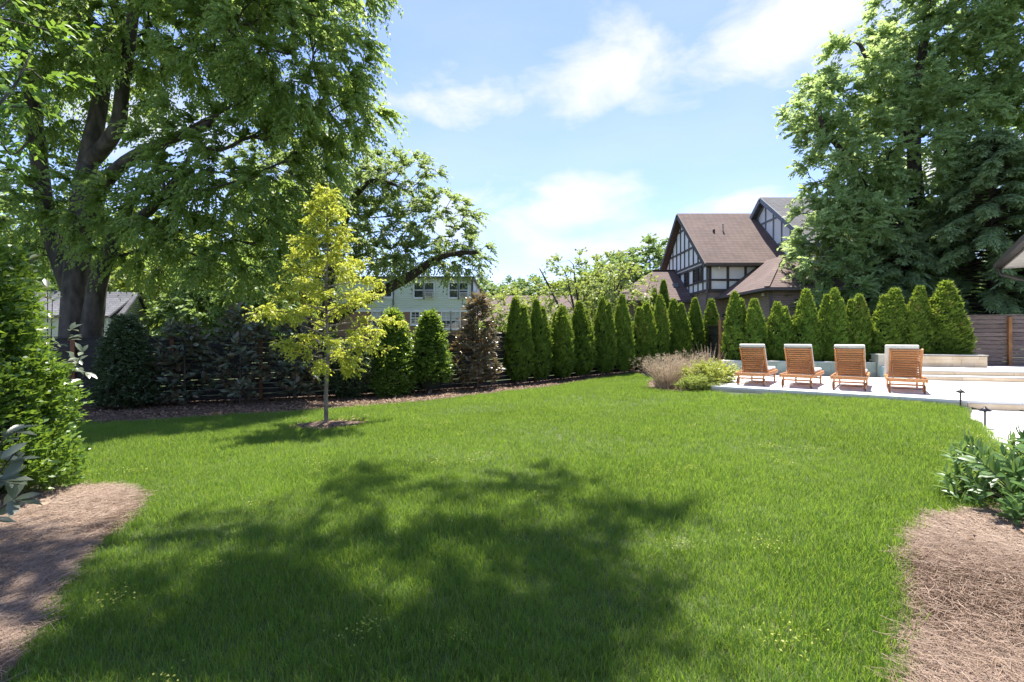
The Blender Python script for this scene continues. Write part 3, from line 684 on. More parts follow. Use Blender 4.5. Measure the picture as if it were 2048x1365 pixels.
    # --- low wing with hip roof on the far left
    xl, xr, yf, yb, ze2, zr2 = 6.2, X0 - .001, 29.0, 36.0, 3.75, 6.0; yc = (yf + yb) / 2
    box('wing_wall', xl + .4, xr, yf + .4, yb - .4, g0 - .6, ze2 - .05, M['brick_house'], T)
    V = [(xl, yf, ze2), (xr, yf, ze2), (xr, yb, ze2), (xl, yb, ze2), (9.5, yc, zr2), (xr, yc, zr2)]; V += [(a, b, c - .15) for (a, b, c) in V[:4]]
    r4 = solid('wing_roof', V, [(0, 1, 5, 4), (3, 0, 4), (2, 3, 4, 5), (1, 2, 5), (6, 7, 1, 0), (7, 8, 2, 1), (8, 9, 3, 2), (9, 6, 0, 3), (9, 8, 7, 6)], M['shingle'], T)
    beam('gutter', (xl, yf - .065, ze2 - .09), (xr, yf - .065, ze2 - .09), .12, .13, (0, 1, 0), M['gutter'], r4)
    beam('ridge_cap', (9.4, yc, zr2 + .02), (xr, yc, zr2 + .02), .25, .05, (0, 0, 1), M['shingle'], r4)
    box('roof_vent', 10.15, 10.45, 30.45, 30.75, 4.55, 4.92, M['timber_grey'], r4)
tudor()

def lap(name, x0, x1, y, z0, z1, n, mat, parent, t=.03):
    V = []; Q = []
    h = (z1 - z0) / n
    for k in range(n):
        b = len(V); za = z0 + k * h; zb = za + h
        V += [(x0, y - t, za), (x1, y - t, za), (x1, y - .004, zb), (x0, y - .004, zb), (x0, y, za), (x1, y, za)]
        Q += [(b, b + 1, b + 2, b + 3), (b + 4, b + 5, b + 1, b)]
    me = quads_mesh(name, V, Q); return link(name, me, mat, parent)
def lapx(name, pts_fn, x, y0, y1, z0, z1, n, mat, parent, t=.03):
    V = []; Q = []; h = (z1 - z0) / n
    for k in range(n):
        za = z0 + k * h; zb = za + h; a0, a1 = pts_fn(za); b0, b1 = pts_fn(zb); b = len(V)
        V += [(x + t, a0, za), (x + t, a1, za), (x + .004, b1, zb), (x + .004, b0, zb), (x, a0, za), (x, a1, za)]
        Q += [(b, b + 1, b + 2, b + 3), (b + 4, b + 5, b + 1, b)]
    return link(name, quads_mesh(name, V, Q), mat, parent)

def blue_house():
    B = empty('apartment_house', (-8, 35, -.3)); tag(B, 'two storey house with pale blue siding above red brick', 'house')
    Y = 35.0; xl, xr = -12.6, -2.92; zb = 3.42; ztop = 5.78
    box('brick_wall', xl, xr, Y, Y + 9, -.6, zb, M['brick_red'], B)
    box('upper_wall', xl - .02, xr + .02, Y - .02, Y + 9, zb + .001, ztop, M['siding'], B)
    lap('siding', xl - .02, xr + .02, Y - .021, zb + .12, ztop - .05, 17, M['siding'], B)
    box('band_board', xl - .04, xr + .04, Y - .07, Y - .022, zb - .06, zb + .115, M['white_paint'], B)
    rf_ = box('roof', xl - .3, xr + .25, Y - .35, Y + 9.3, ztop + .001, ztop + .07, M['gutter'], B)
    box('gutter', xl - .3, xr + .3, Y - .47, Y - .36, ztop - .04, ztop + .1, M['gutter'], rf_)
    V = [(xl - .3, Y - .3, ztop + .071), (xr + .25, Y - .3, ztop + .071), (xr + .25, Y + 9.2, ztop + .071), (xl - .3, Y + 9.2, ztop + .071), (xl + 1, Y + 4.5, ztop + .55), (xr - 1, Y + 4.5, ztop + .55)]
    solid('roof_slope', V, [(0, 1, 5, 4), (1, 2, 5), (2, 3, 4, 5), (3, 0, 4), (3, 2, 1, 0)], M['shingle_grey'], rf_)
    box('corner_board', xr - .02, xr + .12, Y - .09, Y + .1, -.3, ztop - .06, M['gutter'], B)
    wx = lambda px: (px - CX) / F * Y
    wz = lambda py: ZC + (HY - py) / F * Y
    def pair(pa, pb, ptop, pbot, ac=None, cur=False, rows=1, cols=1):
        a, b = wx(pa), wx(pb); m_ = (a + b) / 2; h = wz(ptop) - wz(pbot)
        yy = Y - .055 if wz(pbot) > zb else Y - .01
        for (p, q) in ((a + .09, m_ - .06), (m_ + .06, b - .09)):
            windowp(B, (p, yy, wz(pbot)), EX, -EY, q - p, h, cols, rows, M['white_paint'], fw=.09, curtain=cur, bar=.03)
        if ac:
            xa = wx(ac[0]); zz = wz(ac[1])
            A = box('air_conditioner', xa - .29, xa + .29, Y - .48, Y + .05, zz, zz + .36, M['ac'], B)
            for k in range(5): box('louvre', xa - .24, xa + .24, Y - .486, Y - .4805, zz + .05 + k * .055, zz + .075 + k * .055, M['metal_dark'], A)
    pair(827, 870, 567, 595, (860, 595)); pair(897, 938, 567, 595, (928.5, 596)); pair(747, 786, 567, 594)
    pair(743, 786, 625, 656, cur=True, rows=4, cols=2); pair(882, 922, 625, 657, cur=True, rows=4, cols=2)
    a, b = wx(821), wx(841); windowp(B, (a + .09, Y - .01, wz(648)), EX, -EY, b - a - .18, wz(625) - wz(648), 2, 4, M['white_paint'], fw=.1, bar=.03)
    beam('downspout', (wx(787), Y - .1, ztop - .1), (wx(787), Y - .1, -.3), .07, .07, (0, 1, 0), M['gutter'], B)
    beam('cable', (wx(925), Y - .07, wz(597)), (wx(925), Y - .07, zb + .1), .025, .025, (0, 1, 0), M['metal_dark'], B)
blue_house()

def neighbour_house():
    B = empty('bungalow', (1, 41, 0)); tag(B, 'low house with mauve brown roof and white porch posts behind the hedge', 'house')
    box('wall', -3.4, 6, 41.5, 49, -.3, 2.9, M['brick_red'], B)
    V = [(-4.0, 39.2, 2.75), (6.5, 39.2, 2.75), (6.5, 49.4, 2.75), (-4.0, 49.4, 2.75), (-4.0, 44.3, 5.35), (6.5, 44.3, 5.35)]
    V2 = [(a, b, c - .15) for a, b, c in V[:4]]
    solid('roof', V + V2, [(0, 1, 5, 4), (2, 3, 4, 5), (3, 0, 4), (1, 2, 5), (6, 7, 1, 0), (8, 9, 3, 2), (7, 8, 2, 1), (9, 6, 0, 3), (9, 8, 7, 6)], M['shingle'], B)
    for x in (-3.4, -1.6, .2, 2.0, 3.8): box('porch_post', x - .09, x + .09, 39.5, 39.68, -.3, 2.599, M['white_paint'], B)
    windowp(B, (-2.9, 41.49, 1.0), EX, -EY, 1.1, 1.3, 2, 4, M['white_paint']); windowp(B, (.5, 41.49, 1.0), EX, -EY, 1.1, 1.3, 2, 4, M['white_paint'])
neighbour_house()

def cottage():
    B = empty('cottage', (-21.0, 25.9, -.4)); tag(B, 'small white clapboard cottage with grey shingle roof behind the fence', 'house')
    Y = 25.0; wx = lambda px, y=Y: (px - CX) / F * y; wz = lambda py, y=Y: ZC + (HY - py) / F * y
    xl, xr = -24.5, -21.25; ze = wz(636)
    # front block
    box('wall', xl, xr, Y, Y + 1.2, -.6, ze, M['siding_white'], B)
    lap('siding', xl, xr, Y - .001, 0, ze - .1, 22, M['siding_white'], B)
    # gable block, deeper, gable end facing right
    gxr = -21.0; y0, y1 = Y + .9, Y + 5.4; ym = (y0 + y1) / 2; zr = 4.0
    v = [(gxr, y0, -.6), (gxr, y1, -.6), (gxr, y1, ze + .1), (gxr, ym, zr - .05), (gxr, y0, ze + .1)]; v += [(xl - 2, b, c) for (_, b, c) in v]
    solid('gable_wall', v, [(0, 1, 2, 3, 4), (9, 8, 7, 6, 5), (0, 4, 9, 5), (1, 6, 7, 2), (2, 7, 8, 3), (3, 8, 9, 4)], M['siding_white'], B)
    s = (zr - ze - .1) / (ym - y0)
    def sp_(z):
        d = max(0, (z - ze - .1) / s); return y0 + d, y1 - d
    lapx('siding', sp_, gxr + .001, y0, y1, 0, zr - .12, 34, M['siding_white'], B)
    V = [(xl - 2.2, y0 - 1.25, ze + .1 - 1.25 * s * .12), (gxr + .2, y0 - .25, ze + .1 - .25 * s), (gxr + .2, ym, zr), (xl - 2.2, ym, zr), (gxr + .2, y1 + .25, ze + .1 - .25 * s), (xl - 2.2, y1 + .25, ze + .1 - .25 * s)]
    V[0] = (xl - 2.2, y0 - .25, ze + .1 - .25 * s)
    V2 = [(a, b, c + .12) for a, b, c in V]
    solid('roof', V + V2, [(6, 7, 8, 9), (9, 8, 10, 11), (0, 3, 2, 1), (3, 5, 4, 2), (0, 1, 7, 6), (1, 2, 8, 7), (2, 4, 10, 8), (4, 5, 11, 10)], M['shingle_grey'], B)
    W2 = [(xl - .2, Y - .3, ze), (xr + .25, Y - .3, ze), (xr + .25, ym - .2, zr - .2), (xl - .2, ym - .2, zr - .2)]
    solid('front_roof', W2 + [(a, b, c + .1) for a, b, c in W2], CUBE_F, M['shingle_grey'], B)
    beam('gutter', (xl - .2, Y - .36, ze + .02), (xr + .25, Y - .36, ze + .02), .1, .1, (0, 1, 0), M['gutter'], B)
    beam('downspout', (xr + .1, Y - .06, ze), (xr + .1, Y - .06, -.3), .07, .07, (0, 1, 0), M['white_paint'], B)
    windowp(B, (-22.15, Y - .03, wz(677)), EX, -EY, .42, wz(652) - wz(677), 2, 4, M['white_paint'], fw=.08, bar=.03)
    B.rotation_euler = (0, 0, R(20))
cottage()

def pavilion():
    B = empty('pavilion', (15, 13, TZ)); tag(B, 'overhanging roof corner with dark gutter, downspout and post on the terrace', 'roof')
    d = nrmz(np.array([.644, .765])); e = np.array([d[1], -d[0]])
    tip = W(1999, 537, 15.2); zt0 = tip[2]; t2 = tip[:2]
    c = lambda a, b, z: (*(t2 + d * a + e * b), z)
    sl = .32
    V = [c(0, 0, zt0), c(-12, 0, zt0), c(-12, 6, zt0 + 6 * sl), c(0, 6, zt0 + 6 * sl)]
    r_ = solid('roof', V + [(x, y, z + .16) for x, y, z in V], [(0, 3, 2, 1)[::-1]] + CUBE_F[1:], M['shingle_grey'], B)
    V = [c(-.02, .05, zt0 - .03), c(-11.9, .05, zt0 - .03), c(-11.9, 2.0, zt0 - .02), c(-.02, 2.0, zt0 - .02)]
    solid('soffit', V + [(x, y, z + .02) for x, y, z in V], CUBE_F, M['soffit'], B)
    p1, p2 = c(.02, -.07, zt0 + .06), c(-12, -.07, zt0 + .06)
    g = beam('gutter', p1, p2, .14, .14, (*e, 0), M['metal_dark'], B)
    beam('fascia', c(0, .03, zt0 + .05), c(-12, .03, zt0 + .05), .2, .04, (*e, 0), M['gutter'], B)
    # downspout elbow and post
    T_ = Tubes(); q = [np.array(c(-.25, -.05, zt0 - .02)), np.array(c(-.27, 0, zt0 - .22)), np.array(c(-.3, .35, zt0 - .38)), np.array(c(-.3, .62, zt0 - .48)), np.array(c(-.3, .68, zt0 - .7)), np.array(c(-.3, .68, TZ + .2))]
    T_.add(np.array(q), np.full(len(q), .055), 8); T_.build('downspout', M['metal_dark'], B)
    pc = np.array(c(-.3, .86, 0))
    box('post', pc[0] - .1, pc[0] + .1, pc[1] - .1, pc[1] + .1, TZ + .25, zt0 - .031, M['gutter'], B)
    box('post_base', pc[0] - .2, pc[0] + .2, pc[1] - .2, pc[1] + .2, TZ, TZ + .25, M['limestone'], B)
pavilion()

# ================================================================== VEGETATION TOOLS
def leaf_mesh(name, pos, d, n, L, Wd, var, shape='diamond', fold=.25):
    pos = np.asarray(pos, float); d = nrmz(d); n = np.asarray(n, float); n = nrmz(n - (n * d).sum(1, keepdims=True) * d); s = np.cross(d, n)
    N = len(pos); L = np.broadcast_to(np.asarray(L, float), (N,))[:, None]; Wd = np.broadcast_to(np.asarray(Wd, float), (N,))[:, None]
    if shape == 'diamond':
        V = np.stack([pos, pos + d * L * .45 + s * Wd * .5 + n * Wd * fold, pos + d * L, pos + d * L * .45 - s * Wd * .5 + n * Wd * fold], 1)
        Q = np.arange(N * 4).reshape(N, 4)
        return quads_mesh(name, V.reshape(-1, 3), Q, var)
    s = -s
    # 'oval': eight vertices, folded along the midrib and arched
    a = [(0, 0, 0), (.28, .42, .8), (.66, .46, .7), (.28, 0, .0), (.66, 0, -.05), (.28, -.42, .8), (.66, -.46, .7), (1, 0, -.5)]
    V = np.stack([pos + d * L * x + s * Wd * y + n * Wd * fold * z * .6 - n * L * .10 * x * x for x, y, z in a], 1)
    f = np.array([(0, 3, 1, 1), (3, 4, 2, 1), (4, 7, 2, 2), (0, 5, 3, 3), (5, 6, 4, 3), (6, 7, 4, 4)])
    tri = np.array([(0, 3, 1), (4, 7, 2), (0, 5, 3), (6, 7, 4), (3, 4, 2), (3, 2, 1), (5, 6, 4), (5, 4, 3)])
    T = (np.arange(N)[:, None, None] * 8 + tri[None]).reshape(-1, 3)
    return quads_mesh(name, V.reshape(-1, 3), T, np.repeat(var, len(tri)))

def sprays(C, D, K, Lt, droop, m, r, spread=.8, hang=.2, up=.6, cv=None):
    """leafy twigs: K twigs from each centre C in the rough direction D, m leaves along each"""
    C = np.asarray(C, float); D = np.asarray(D, float); N = len(C)
    u = nrmz(r.normal(size=(N, K, 3))); d = nrmz(D[:, None] + u * spread); L = Lt * r.uniform(.55, 1.2, (N, K, 1))
    if np.ndim(Lt): L = np.asarray(Lt)[:, None, None] * r.uniform(.55, 1.2, (N, K, 1))
    t = (np.arange(m) + r.uniform(.2, .9, (N, K, m))) / m
    t = t[..., None]; P = C[:, None, None] + d[:, :, None] * L[:, :, None] * t
    P[..., 2] -= droop * L * t[..., 0] ** 2
    tan = d[:, :, None] * np.ones_like(t); tan = tan.copy(); tan[..., 2] -= 2 * droop * t[..., 0]
    tan = nrmz(tan); side = nrmz(np.cross(tan, np.array([0, 0, 1.0]) + r.normal(size=tan.shape) * .25))
    sg = np.where(np.arange(m) % 2 == 0, 1.0, -1.0)[None, None, :, None]
    ld = tan + side * sg * r.uniform(.5, 1.2, t.shape); ld[..., 2] -= hang; ld = nrmz(ld)
    n = np.array([0, 0, 1.0]) * up + r.normal(size=ld.shape) * .5
    va = r.uniform(0, 1, (N, K, m)) * .45 + .2 + .25 * r.uniform(0, 1, (N, K, 1))
    if cv is not None: va = va + np.asarray(cv)[:, None, None]
    return P.reshape(-1, 3), ld.reshape(-1, 3), n.reshape(-1, 3), va.reshape(-1)

def scatter_ell(ells, n, r, inner=.5, mind=.5):
    """cluster centres inside ellipsoids (centre, radii), kept apart"""
    ws = np.array([e[1][0] * e[1][1] * e[1][2] for e in ells]) ** .75; ws /= ws.sum()
    out = []; outw = []
    for _ in range(n * 12):
        e = ells[r.choice(len(ells), p=ws)]
        u = nrmz(r.normal(size=3)); q = r.uniform(inner ** 3, 1) ** (1 / 3)
        p = np.array(e[0]) + u * q * np.array(e[1])
        if out and np.min(((np.array(out) - p) ** 2).sum(1)) < mind * mind: continue
        out.append(p); outw.append(nrmz(u * np.array([1, 1, 1]) / np.array(e[1])))
        if len(out) >= n: break
    return np.array(out), np.array(outw)

def skeleton(trunks, C, r, tip=.012, power=.42, arch=.35, down_pen=1.6, kmax=9):
    """trunks: list of (points, r0, r1); grows limbs out to every cluster centre"""
    pos = []; par = []; minr = []; pdir = []
    for (pts, r0, r1) in trunks:
        pts = np.array(smooth_poly(pts, 4)); m = len(pts)
        base = -1
        if pos and len(trunks) > 1:
            dd = ((np.array(pos) - pts[0]) ** 2).sum(1); j = int(dd.argmin())
            if dd[j] < 1.2: base = j
        for i, p in enumerate(pts):
            pos.append(p); par.append(base if i == 0 else len(pos) - 2); minr.append(r0 + (r1 - r0) * i / (m - 1))
            pdir.append(nrmz(pts[min(i + 1, m - 1)] - pts[max(i - 1, 0)]))
    nt = len(pos)
    tp = np.array(pos)
    order = np.argsort([np.min(((tp - c) ** 2).sum(1)) for c in C])
    for j in order:
        c = C[j]; A = np.array(pos); df = c - A; dist = np.linalg.norm(df, axis=1)
        pen = np.where(df[:, 2] < 0, 1 + down_pen * np.clip(-df[:, 2] / np.maximum(dist, .01), 0, 1), 1.0)
        cosd = (df * np.array(pdir)).sum(1) / np.maximum(dist, .01)
        cost = dist * pen * (1.25 - .35 * cosd) + (np.array(minr) > 9) * 0
        b = int(cost.argmin()); p0 = A[b]; ln = dist[b]
        if ln < .05: continue
        k = int(np.clip(ln / .45, 2, kmax)); ctrl = p0 + np.array(pdir[b]) * ln * arch + np.array([0, 0, .12 * ln]); prev = b
        for i in range(1, k + 1):
            t = i / k; q = (1 - t) ** 2 * p0 + 2 * t * (1 - t) * ctrl + t * t * c + r.normal(size=3) * .03 * ln * (1 - t)
            pos.append(q); par.append(prev); minr.append(0); pdir.append(nrmz(q - pos[prev])); prev = len(pos) - 1
    n = len(pos); cnt = np.zeros(n); kids = [[] for _ in range(n)]
    for i, p in enumerate(par):
        if p >= 0: kids[p].append(i)
    leafs = [i for i in range(n) if not kids[i]]
    for i in leafs: cnt[i] += 1
    for i in range(n - 1, -1, -1):
        if par[i] >= 0: cnt[par[i]] += cnt[i]
    rad = np.maximum(tip * np.maximum(cnt, 1) ** power, np.array(minr))
    T = Tubes(); pos = np.array(pos); todo = [i for i in range(n) if par[i] < 0]
    while todo:
        s = todo.pop(); ch = [s]; cur = s
        while kids[cur]:
            ks = sorted(kids[cur], key=lambda i: -cnt[i] - (1e6 if minr[i] > 0 else 0)); todo += ks[1:]; cur = ks[0]; ch.append(cur)
        rr_ = rad[ch].copy(); pp = pos[ch]
        if par[s] >= 0: pp = np.vstack([pos[par[s]], pp]); rr_ = np.concatenate([[min(rr_[0] * 1.15, rad[par[s]])], rr_])
        if rr_.max() < tip * .9: continue
        T.add(pp, rr_, 9 if rr_.max() > .12 else (6 if rr_.max() > .03 else 4))
    return T
def tree(name, label, cat, base, trunks, ells, n, seed, leafmat, barkmat, K=12, Lt=.8, droop=.5, m=12, leaf=(.11, .05), mind=.5, inner=.5, group=None,
         tip=.012, hang=.25, extra=None, spread=.8, outk=1.0, power=.42, jit=0.25, arch=.35):
    r = rng(seed); root = empty(name, base); tag(root, label, cat, group)
    C, O = scatter_ell(ells, n, r, inner, mind)
    if extra is not None: C = np.vstack([C, extra]); O = np.vstack([O, nrmz(extra - np.array(ells[0][0]))])
    T = skeleton(trunks, C, r, tip, power, arch=arch); T.build('trunk', barkmat, root)
    D = O * outk + np.array([0, 0, .15])
    P, d, nn, va = sprays(C, D, K, Lt, droop, m, r, spread, hang, cv=r.normal(0, jit * .5, len(C)))
    s = r.uniform(.7, 1.25, len(P))
    link('crown', leaf_mesh('crown', P, d, nn, leaf[0] * s, leaf[1] * s, va), leafmat, root)
    return root
def PE(px, py, rx, ry, Y, rd): return (W(px, py, Y), (rx / F * Y, rd, ry / F * Y))

# ------------------------------------------------------------------ tall trees
YA = 16.5
A_tr = [([W(150, 760, YA), W(152, 640, YA), W(158, 480, YA + .1), W(176, 330, YA), W(205, 180, YA + .2), W(222, 60, YA)], .50, .16),
        ([W(178, 760, YA - .3), W(186, 640, YA - .4), W(198, 560, YA - .5), W(232, 470, YA - .4), W(262, 400, YA)], .36, .15),
        ([W(165, 455, YA), W(196, 385, YA - .5), W(250, 325, YA - .9), W(330, 285, YA - 1.2), W(415, 250, YA - 1.4)], .27, .12),
        ([W(176, 330, YA), W(232, 260, YA - .4), W(246, 170, YA - .5), W(262, 70, YA - .7), W(275, -60, YA - .7)], .25, .14),
        ([W(232, 470, YA - .4), W(300, 420, YA - 1), W(345, 370, YA - 1.3), W(365, 340, YA - 1.4)], .18, .10),
        ([W(150, 600, YA), W(95, 440, YA + .3), W(76, 300, YA + .2), W(56, 130, YA), W(30, 0, YA)], .30, .17)]
A_el = [PE(560, 110, 185, 130, 15, 2.6), PE(310, 40, 260, 150, 16, 3), PE(80, 90, 180, 180, 16.5, 2.8), PE(490, 330, 180, 120, 15.3, 2.4), PE(320, 480, 140, 60, 15.8, 1.5),
        PE(50, 420, 110, 130, 17, 2), PE(455, 515, 120, 60, 15.5, 1.8), PE(620, 200, 140, 80, 15, 2), PE(350, -170, 340, 140, 16, 3.5), PE(620, -100, 150, 120, 15.5, 2.5), PE(400, 420, 200, 90, 15, 2), PE(150, 400, 90, 90, 15.0, .7)]
tree('hackberry_tree', 'huge spreading shade tree with several grey trunks rising behind the slat fence', 'tree', (*W(160, 700, YA)[:2], -.4), A_tr, A_el, 980, 11, M['lf_big'], M['bark'],
     K=15, Lt=.85, droop=.5, m=16, leaf=(.145, .074), mind=.5, hang=.3, inner=.3)
YB_ = 21.0
B_tr = [([W(648, 760, YB_), W(652, 660, YB_), W(700, 615, YB_ - .2), W(760, 585, YB_ - .4), (W(822, 552, YB_ - .6)), W(868, 520, YB_ - .7), W(905, 508, YB_ - .7), W(955, 505, YB_ - .7)], .34, .08),
        ([W(630, 760, YB_ + .5), W(610, 600, YB_ + .5), W(592, 500, YB_ + .5), W(575, 400, YB_ + .4), W(590, 300, YB_ + .3)], .26, .10),
        ([W(650, 650, YB_), W(660, 560, YB_ + .2), W(690, 440, YB_), W(708, 395, YB_ - .2), W(745, 362, YB_ - .3), W(790, 370, YB_ - .3)], .22, .08)]
B_el = [PE(690, 350, 90, 70, YB_, 2.2), PE(800, 360, 80, 45, YB_, 1.6), PE(880, 440, 75, 45, YB_ - .5, 1.5), PE(925, 510, 55, 50, YB_ - .6, 1.3), PE(830, 520, 105, 32, YB_ - .5, 1.4),
        PE(640, 460, 95, 120, YB_ + .6, 2.4), PE(560, 380, 80, 120, YB_ + .8, 2.2), PE(760, 470, 75, 60, YB_, 1.6)]
tree('elm_tree', 'leaning tree with a long dark limb arching over the pale blue house', 'tree', (*W(648, 700, YB_)[:2], -.35), B_tr, B_el, 420, 12, M['lf_big2'], M['bark_dark'],
     K=12, Lt=.65, droop=.4, m=12, leaf=(.15, .075), mind=.42, inner=.3, hang=.2)
YC = 23.5
C_tr = [([W(1850, 760, YC), W(1846, 600, YC), W(1838, 450, YC), W(1828, 300, YC), W(1840, 150, YC), W(1860, 0, YC)], .48, .14),
        ([W(1840, 480, YC), W(1760, 420, YC - .5), W(1700, 330, YC - 1), W(1640, 240, YC - 1.2)], .24, .09),
        ([W(1846, 590, YC), W(1790, 520, YC - .8), W(1730, 470, YC - 1.6), W(1670, 440, YC - 2)], .22, .08),
        ([W(1828, 300, YC), W(1780, 220, YC - .8), W(1750, 150, YC - 1.2), W(1720, 90, YC - 1.4)], .2, .08)]
C_el = [PE(1905, 40, 150, 105, YC, 3.20), PE(1745, 165, 130, 95, YC, 2.80), PE(1650, 220, 65, 60, YC - .5, 1.92), PE(1695, 320, 95, 90, YC - .5, 2.40), PE(1690, 460, 95, 80, YC - 1, 2.40), PE(1690, 570, 85, 60, YC - 1.5, 1.92),
        PE(1820, 320, 150, 160, YC, 3.20), PE(1960, 110, 150, 150, YC, 3.20), PE(2010, -120, 260, 130, YC, 3.20), PE(1820, 500, 130, 90, YC + 1, 2.40), PE(2010, 300, 120, 160, YC + .6, 2.40), PE(1665, 600, 70, 45, YC - 2.5, 1.60), PE(1640, 500, 60, 60, YC - 2, 1.60)]
tree('maple_tree', 'tall broad leafy tree rising beside the half timbered house', 'tree', (*W(1850, 700, YC)[:2], .3), C_tr, C_el, 1000, 13, M['lf_right'], M['bark_dark'],
     K=16, Lt=.72, droop=.2, m=13, leaf=(.18, .112), mind=.5, inner=.3, hang=.12, spread=1.3)

# hemlock with drooping flat sprays
def hemlock(px, Y, ztop, zbase, rmax, seed, label, name='hemlock_tree', nb=120):
    r = rng(seed); b = W(px, 700, Y); root = empty(name, (b[0], b[1], zbase)); tag(root, label, 'tree')
    T = Tubes(); T.add([(b[0], b[1], zbase), (b[0] + .05, b[1], (zbase + ztop) / 2), (b[0], b[1], ztop)], [.32, .17, .015], 9)
    C = []; D = []; Ls = []; cv = []
    for i in range(nb):
        f = (i + r.uniform(0, 1)) / nb; z = zbase + 1.3 + (ztop - zbase - 1.4) * f ** .92; ln = rmax * (1 - f) ** .75 * r.uniform(.75, 1.12) + .25
        a = i * 2.4 + r.uniform(-.4, .4); dr = np.array([math.cos(a), math.sin(a)])
        m_ = 7; t = np.linspace(0, 1, m_); pts = np.c_[b[0] + dr[0] * ln * t, b[1] + dr[1] * ln * t, z + ln * (.22 * t - .42 * t * t)]
        T.add(pts, .045 * (1 - t * .85) * (.4 + ln / rmax), 4)
        n = int(6 + ln * 9); tt = r.uniform(.25, 1.0, n) ** .8
        for q in tt:
            p = np.array([b[0] + dr[0] * ln * q, b[1] + dr[1] * ln * q, z + ln * (.22 * q - .42 * q * q)]); sd_ = np.array([-dr[1], dr[0], 0]) * r.choice([-1, 1])
            C.append(p); D.append(np.array([dr[0], dr[1], -.12]) * .8 + sd_ * r.uniform(.2, 1.0)); Ls.append((.35 + .30 * (1 - q)) * (.6 + .4 * ln / rmax)); cv.append(-.32 + .62 * q * q)
    T.build('trunk', M['bark_dark'], root)
    P, d, n, va = sprays(np.array(C), np.array(D), 2, np.array(Ls), .45, 13, r, .35, .25, 1.5, cv=np.array(cv))
    s = r.uniform(.7, 1.2, len(P)); link('crown', leaf_mesh('crown', P, d, n, .19 * s, .056 * s, va, fold=.1), M['lf_con'], root)
hemlock(1985, 20.6, 10.4, .3, 4.5, 21, 'dark hemlock with drooping layered boughs rising behind the brown fence', nb=230)
hemlock(1795, 21.6, 6.6, .3, 2.6, 22, 'shorter hemlock standing under the broad leafy tree', nb=130)
hemlock(2130, 20.5, 9.5, .3, 3.6, 23, 'hemlock partly hidden by the roof gutter', nb=70)

# ------------------------------------------------------------------ trees farther off
def simple_tree(name, label, px, Y, ztop, rx, seed, mat, zlow=1.2, group=None, n=70, leaf=(.30, .17), K=10, m=9, Lt=1.2, mind=.8, bark='bark_dark', trunk_r=.2, stems=1, tip=.02, zb=None, flat=1.0, inner=.3):
    X = (px - CX) / F * Y; zb_ = ztf(X, Y) if zb is None else zb; r = rng(seed)
    zc = (ztop + zlow) / 2; rz = (ztop - zlow) / 2 * .95
    ells = [((X, Y, zc), (rx * .8, rx * .8, rz)), ((X - rx * .45, Y, zc - rz * .25), (rx * .55, rx * .6, rz * .6)), ((X + rx * .45, Y - .3, zc - rz * .1), (rx * .55, rx * .6, rz * .65)), ((X + r.uniform(-.3, .3) * rx, Y, zc + rz * .4), (rx * .5, rx * .5, rz * .55))]
    tr = []
    for k in range(stems):
        a = k * 2.4 + seed; l = 0 if stems == 1 else .55
        tr.append(([np.array([X + .08 * k, Y, zb_ - .2]), np.array([X + math.cos(a) * l * rx * .3, Y + math.sin(a) * l * .3, zlow * .6 + zb_ * .4]), np.array([X + math.cos(a) * l * rx, Y + math.sin(a) * l * rx * .4, zc]), np.array([X + math.cos(a) * l * rx * 1.3, Y + math.sin(a) * l * rx * .6, zc + rz * .6])], trunk_r, trunk_r * .25))
    return tree(name, label, 'tree', (X, Y, zb_), tr, ells, n, seed, mat, M[bark], K=K, Lt=Lt, droop=.35, m=m, leaf=leaf, mind=mind, inner=inner, group=group, tip=tip)
simple_tree('redbud_tree', 'small open tree of pale green leaves behind the arborvitae row', 1172, 25.5, 6.0, 3.5, 31, M['lf_redbud'], zlow=2.2, n=150, leaf=(.14, .11), K=6, m=7, Lt=.62, mind=.45, bark='bark', trunk_r=.10, stems=5, tip=.012, inner=.4)
simple_tree('redbud_tree', 'pale green small tree between the bronze magnolia and the bungalow', 1025, 23.5, 3.9, 1.7, 32, M['lf_redbud'], zlow=.9, n=80, leaf=(.13, .10), K=6, m=8, Lt=.6, mind=.4, bark='bark', trunk_r=.08, stems=3, tip=.01)
bg = 'tall trees far behind the houses'
for i, (px, Y, zt_, rx, mt, zl, lb_) in enumerate([
        (1300, 52, 12.0, 4.6, 'lf_far', 3, 'rounded tree showing left of the timbered gable'), (1228, 58, 11.2, 4.2, 'lf_far', 3, 'rounded green tree rising over the pale redbud'),
        (960, 60, 8.2, 4.0, 'lf_far', 1, 'far tree crown to the right of the pale blue house'), (1045, 62, 9.2, 4.2, 'lf_far', 1, 'far tree crown above the bungalow roof'), (1120, 60, 8.0, 4.0, 'lf_lime', 1, 'lime green far tree beyond the bungalow'),
        (1395, 60, 9.0, 5.0, 'lf_far', 2, 'far tree behind the timbered house'), (1180, 56, 9.0, 4.4, 'lf_far', 1, 'dense far tree seen through the pale redbud')]):
    simple_tree('far_tree', lb_, px, Y, zt_, rx, 40 + i, M[mt], zlow=zl, n=130, leaf=(.36, .22), K=11, m=9, Lt=1.5, mind=1.0, group=bg)
bl_ = 'sunlit trees beyond the slat fence'
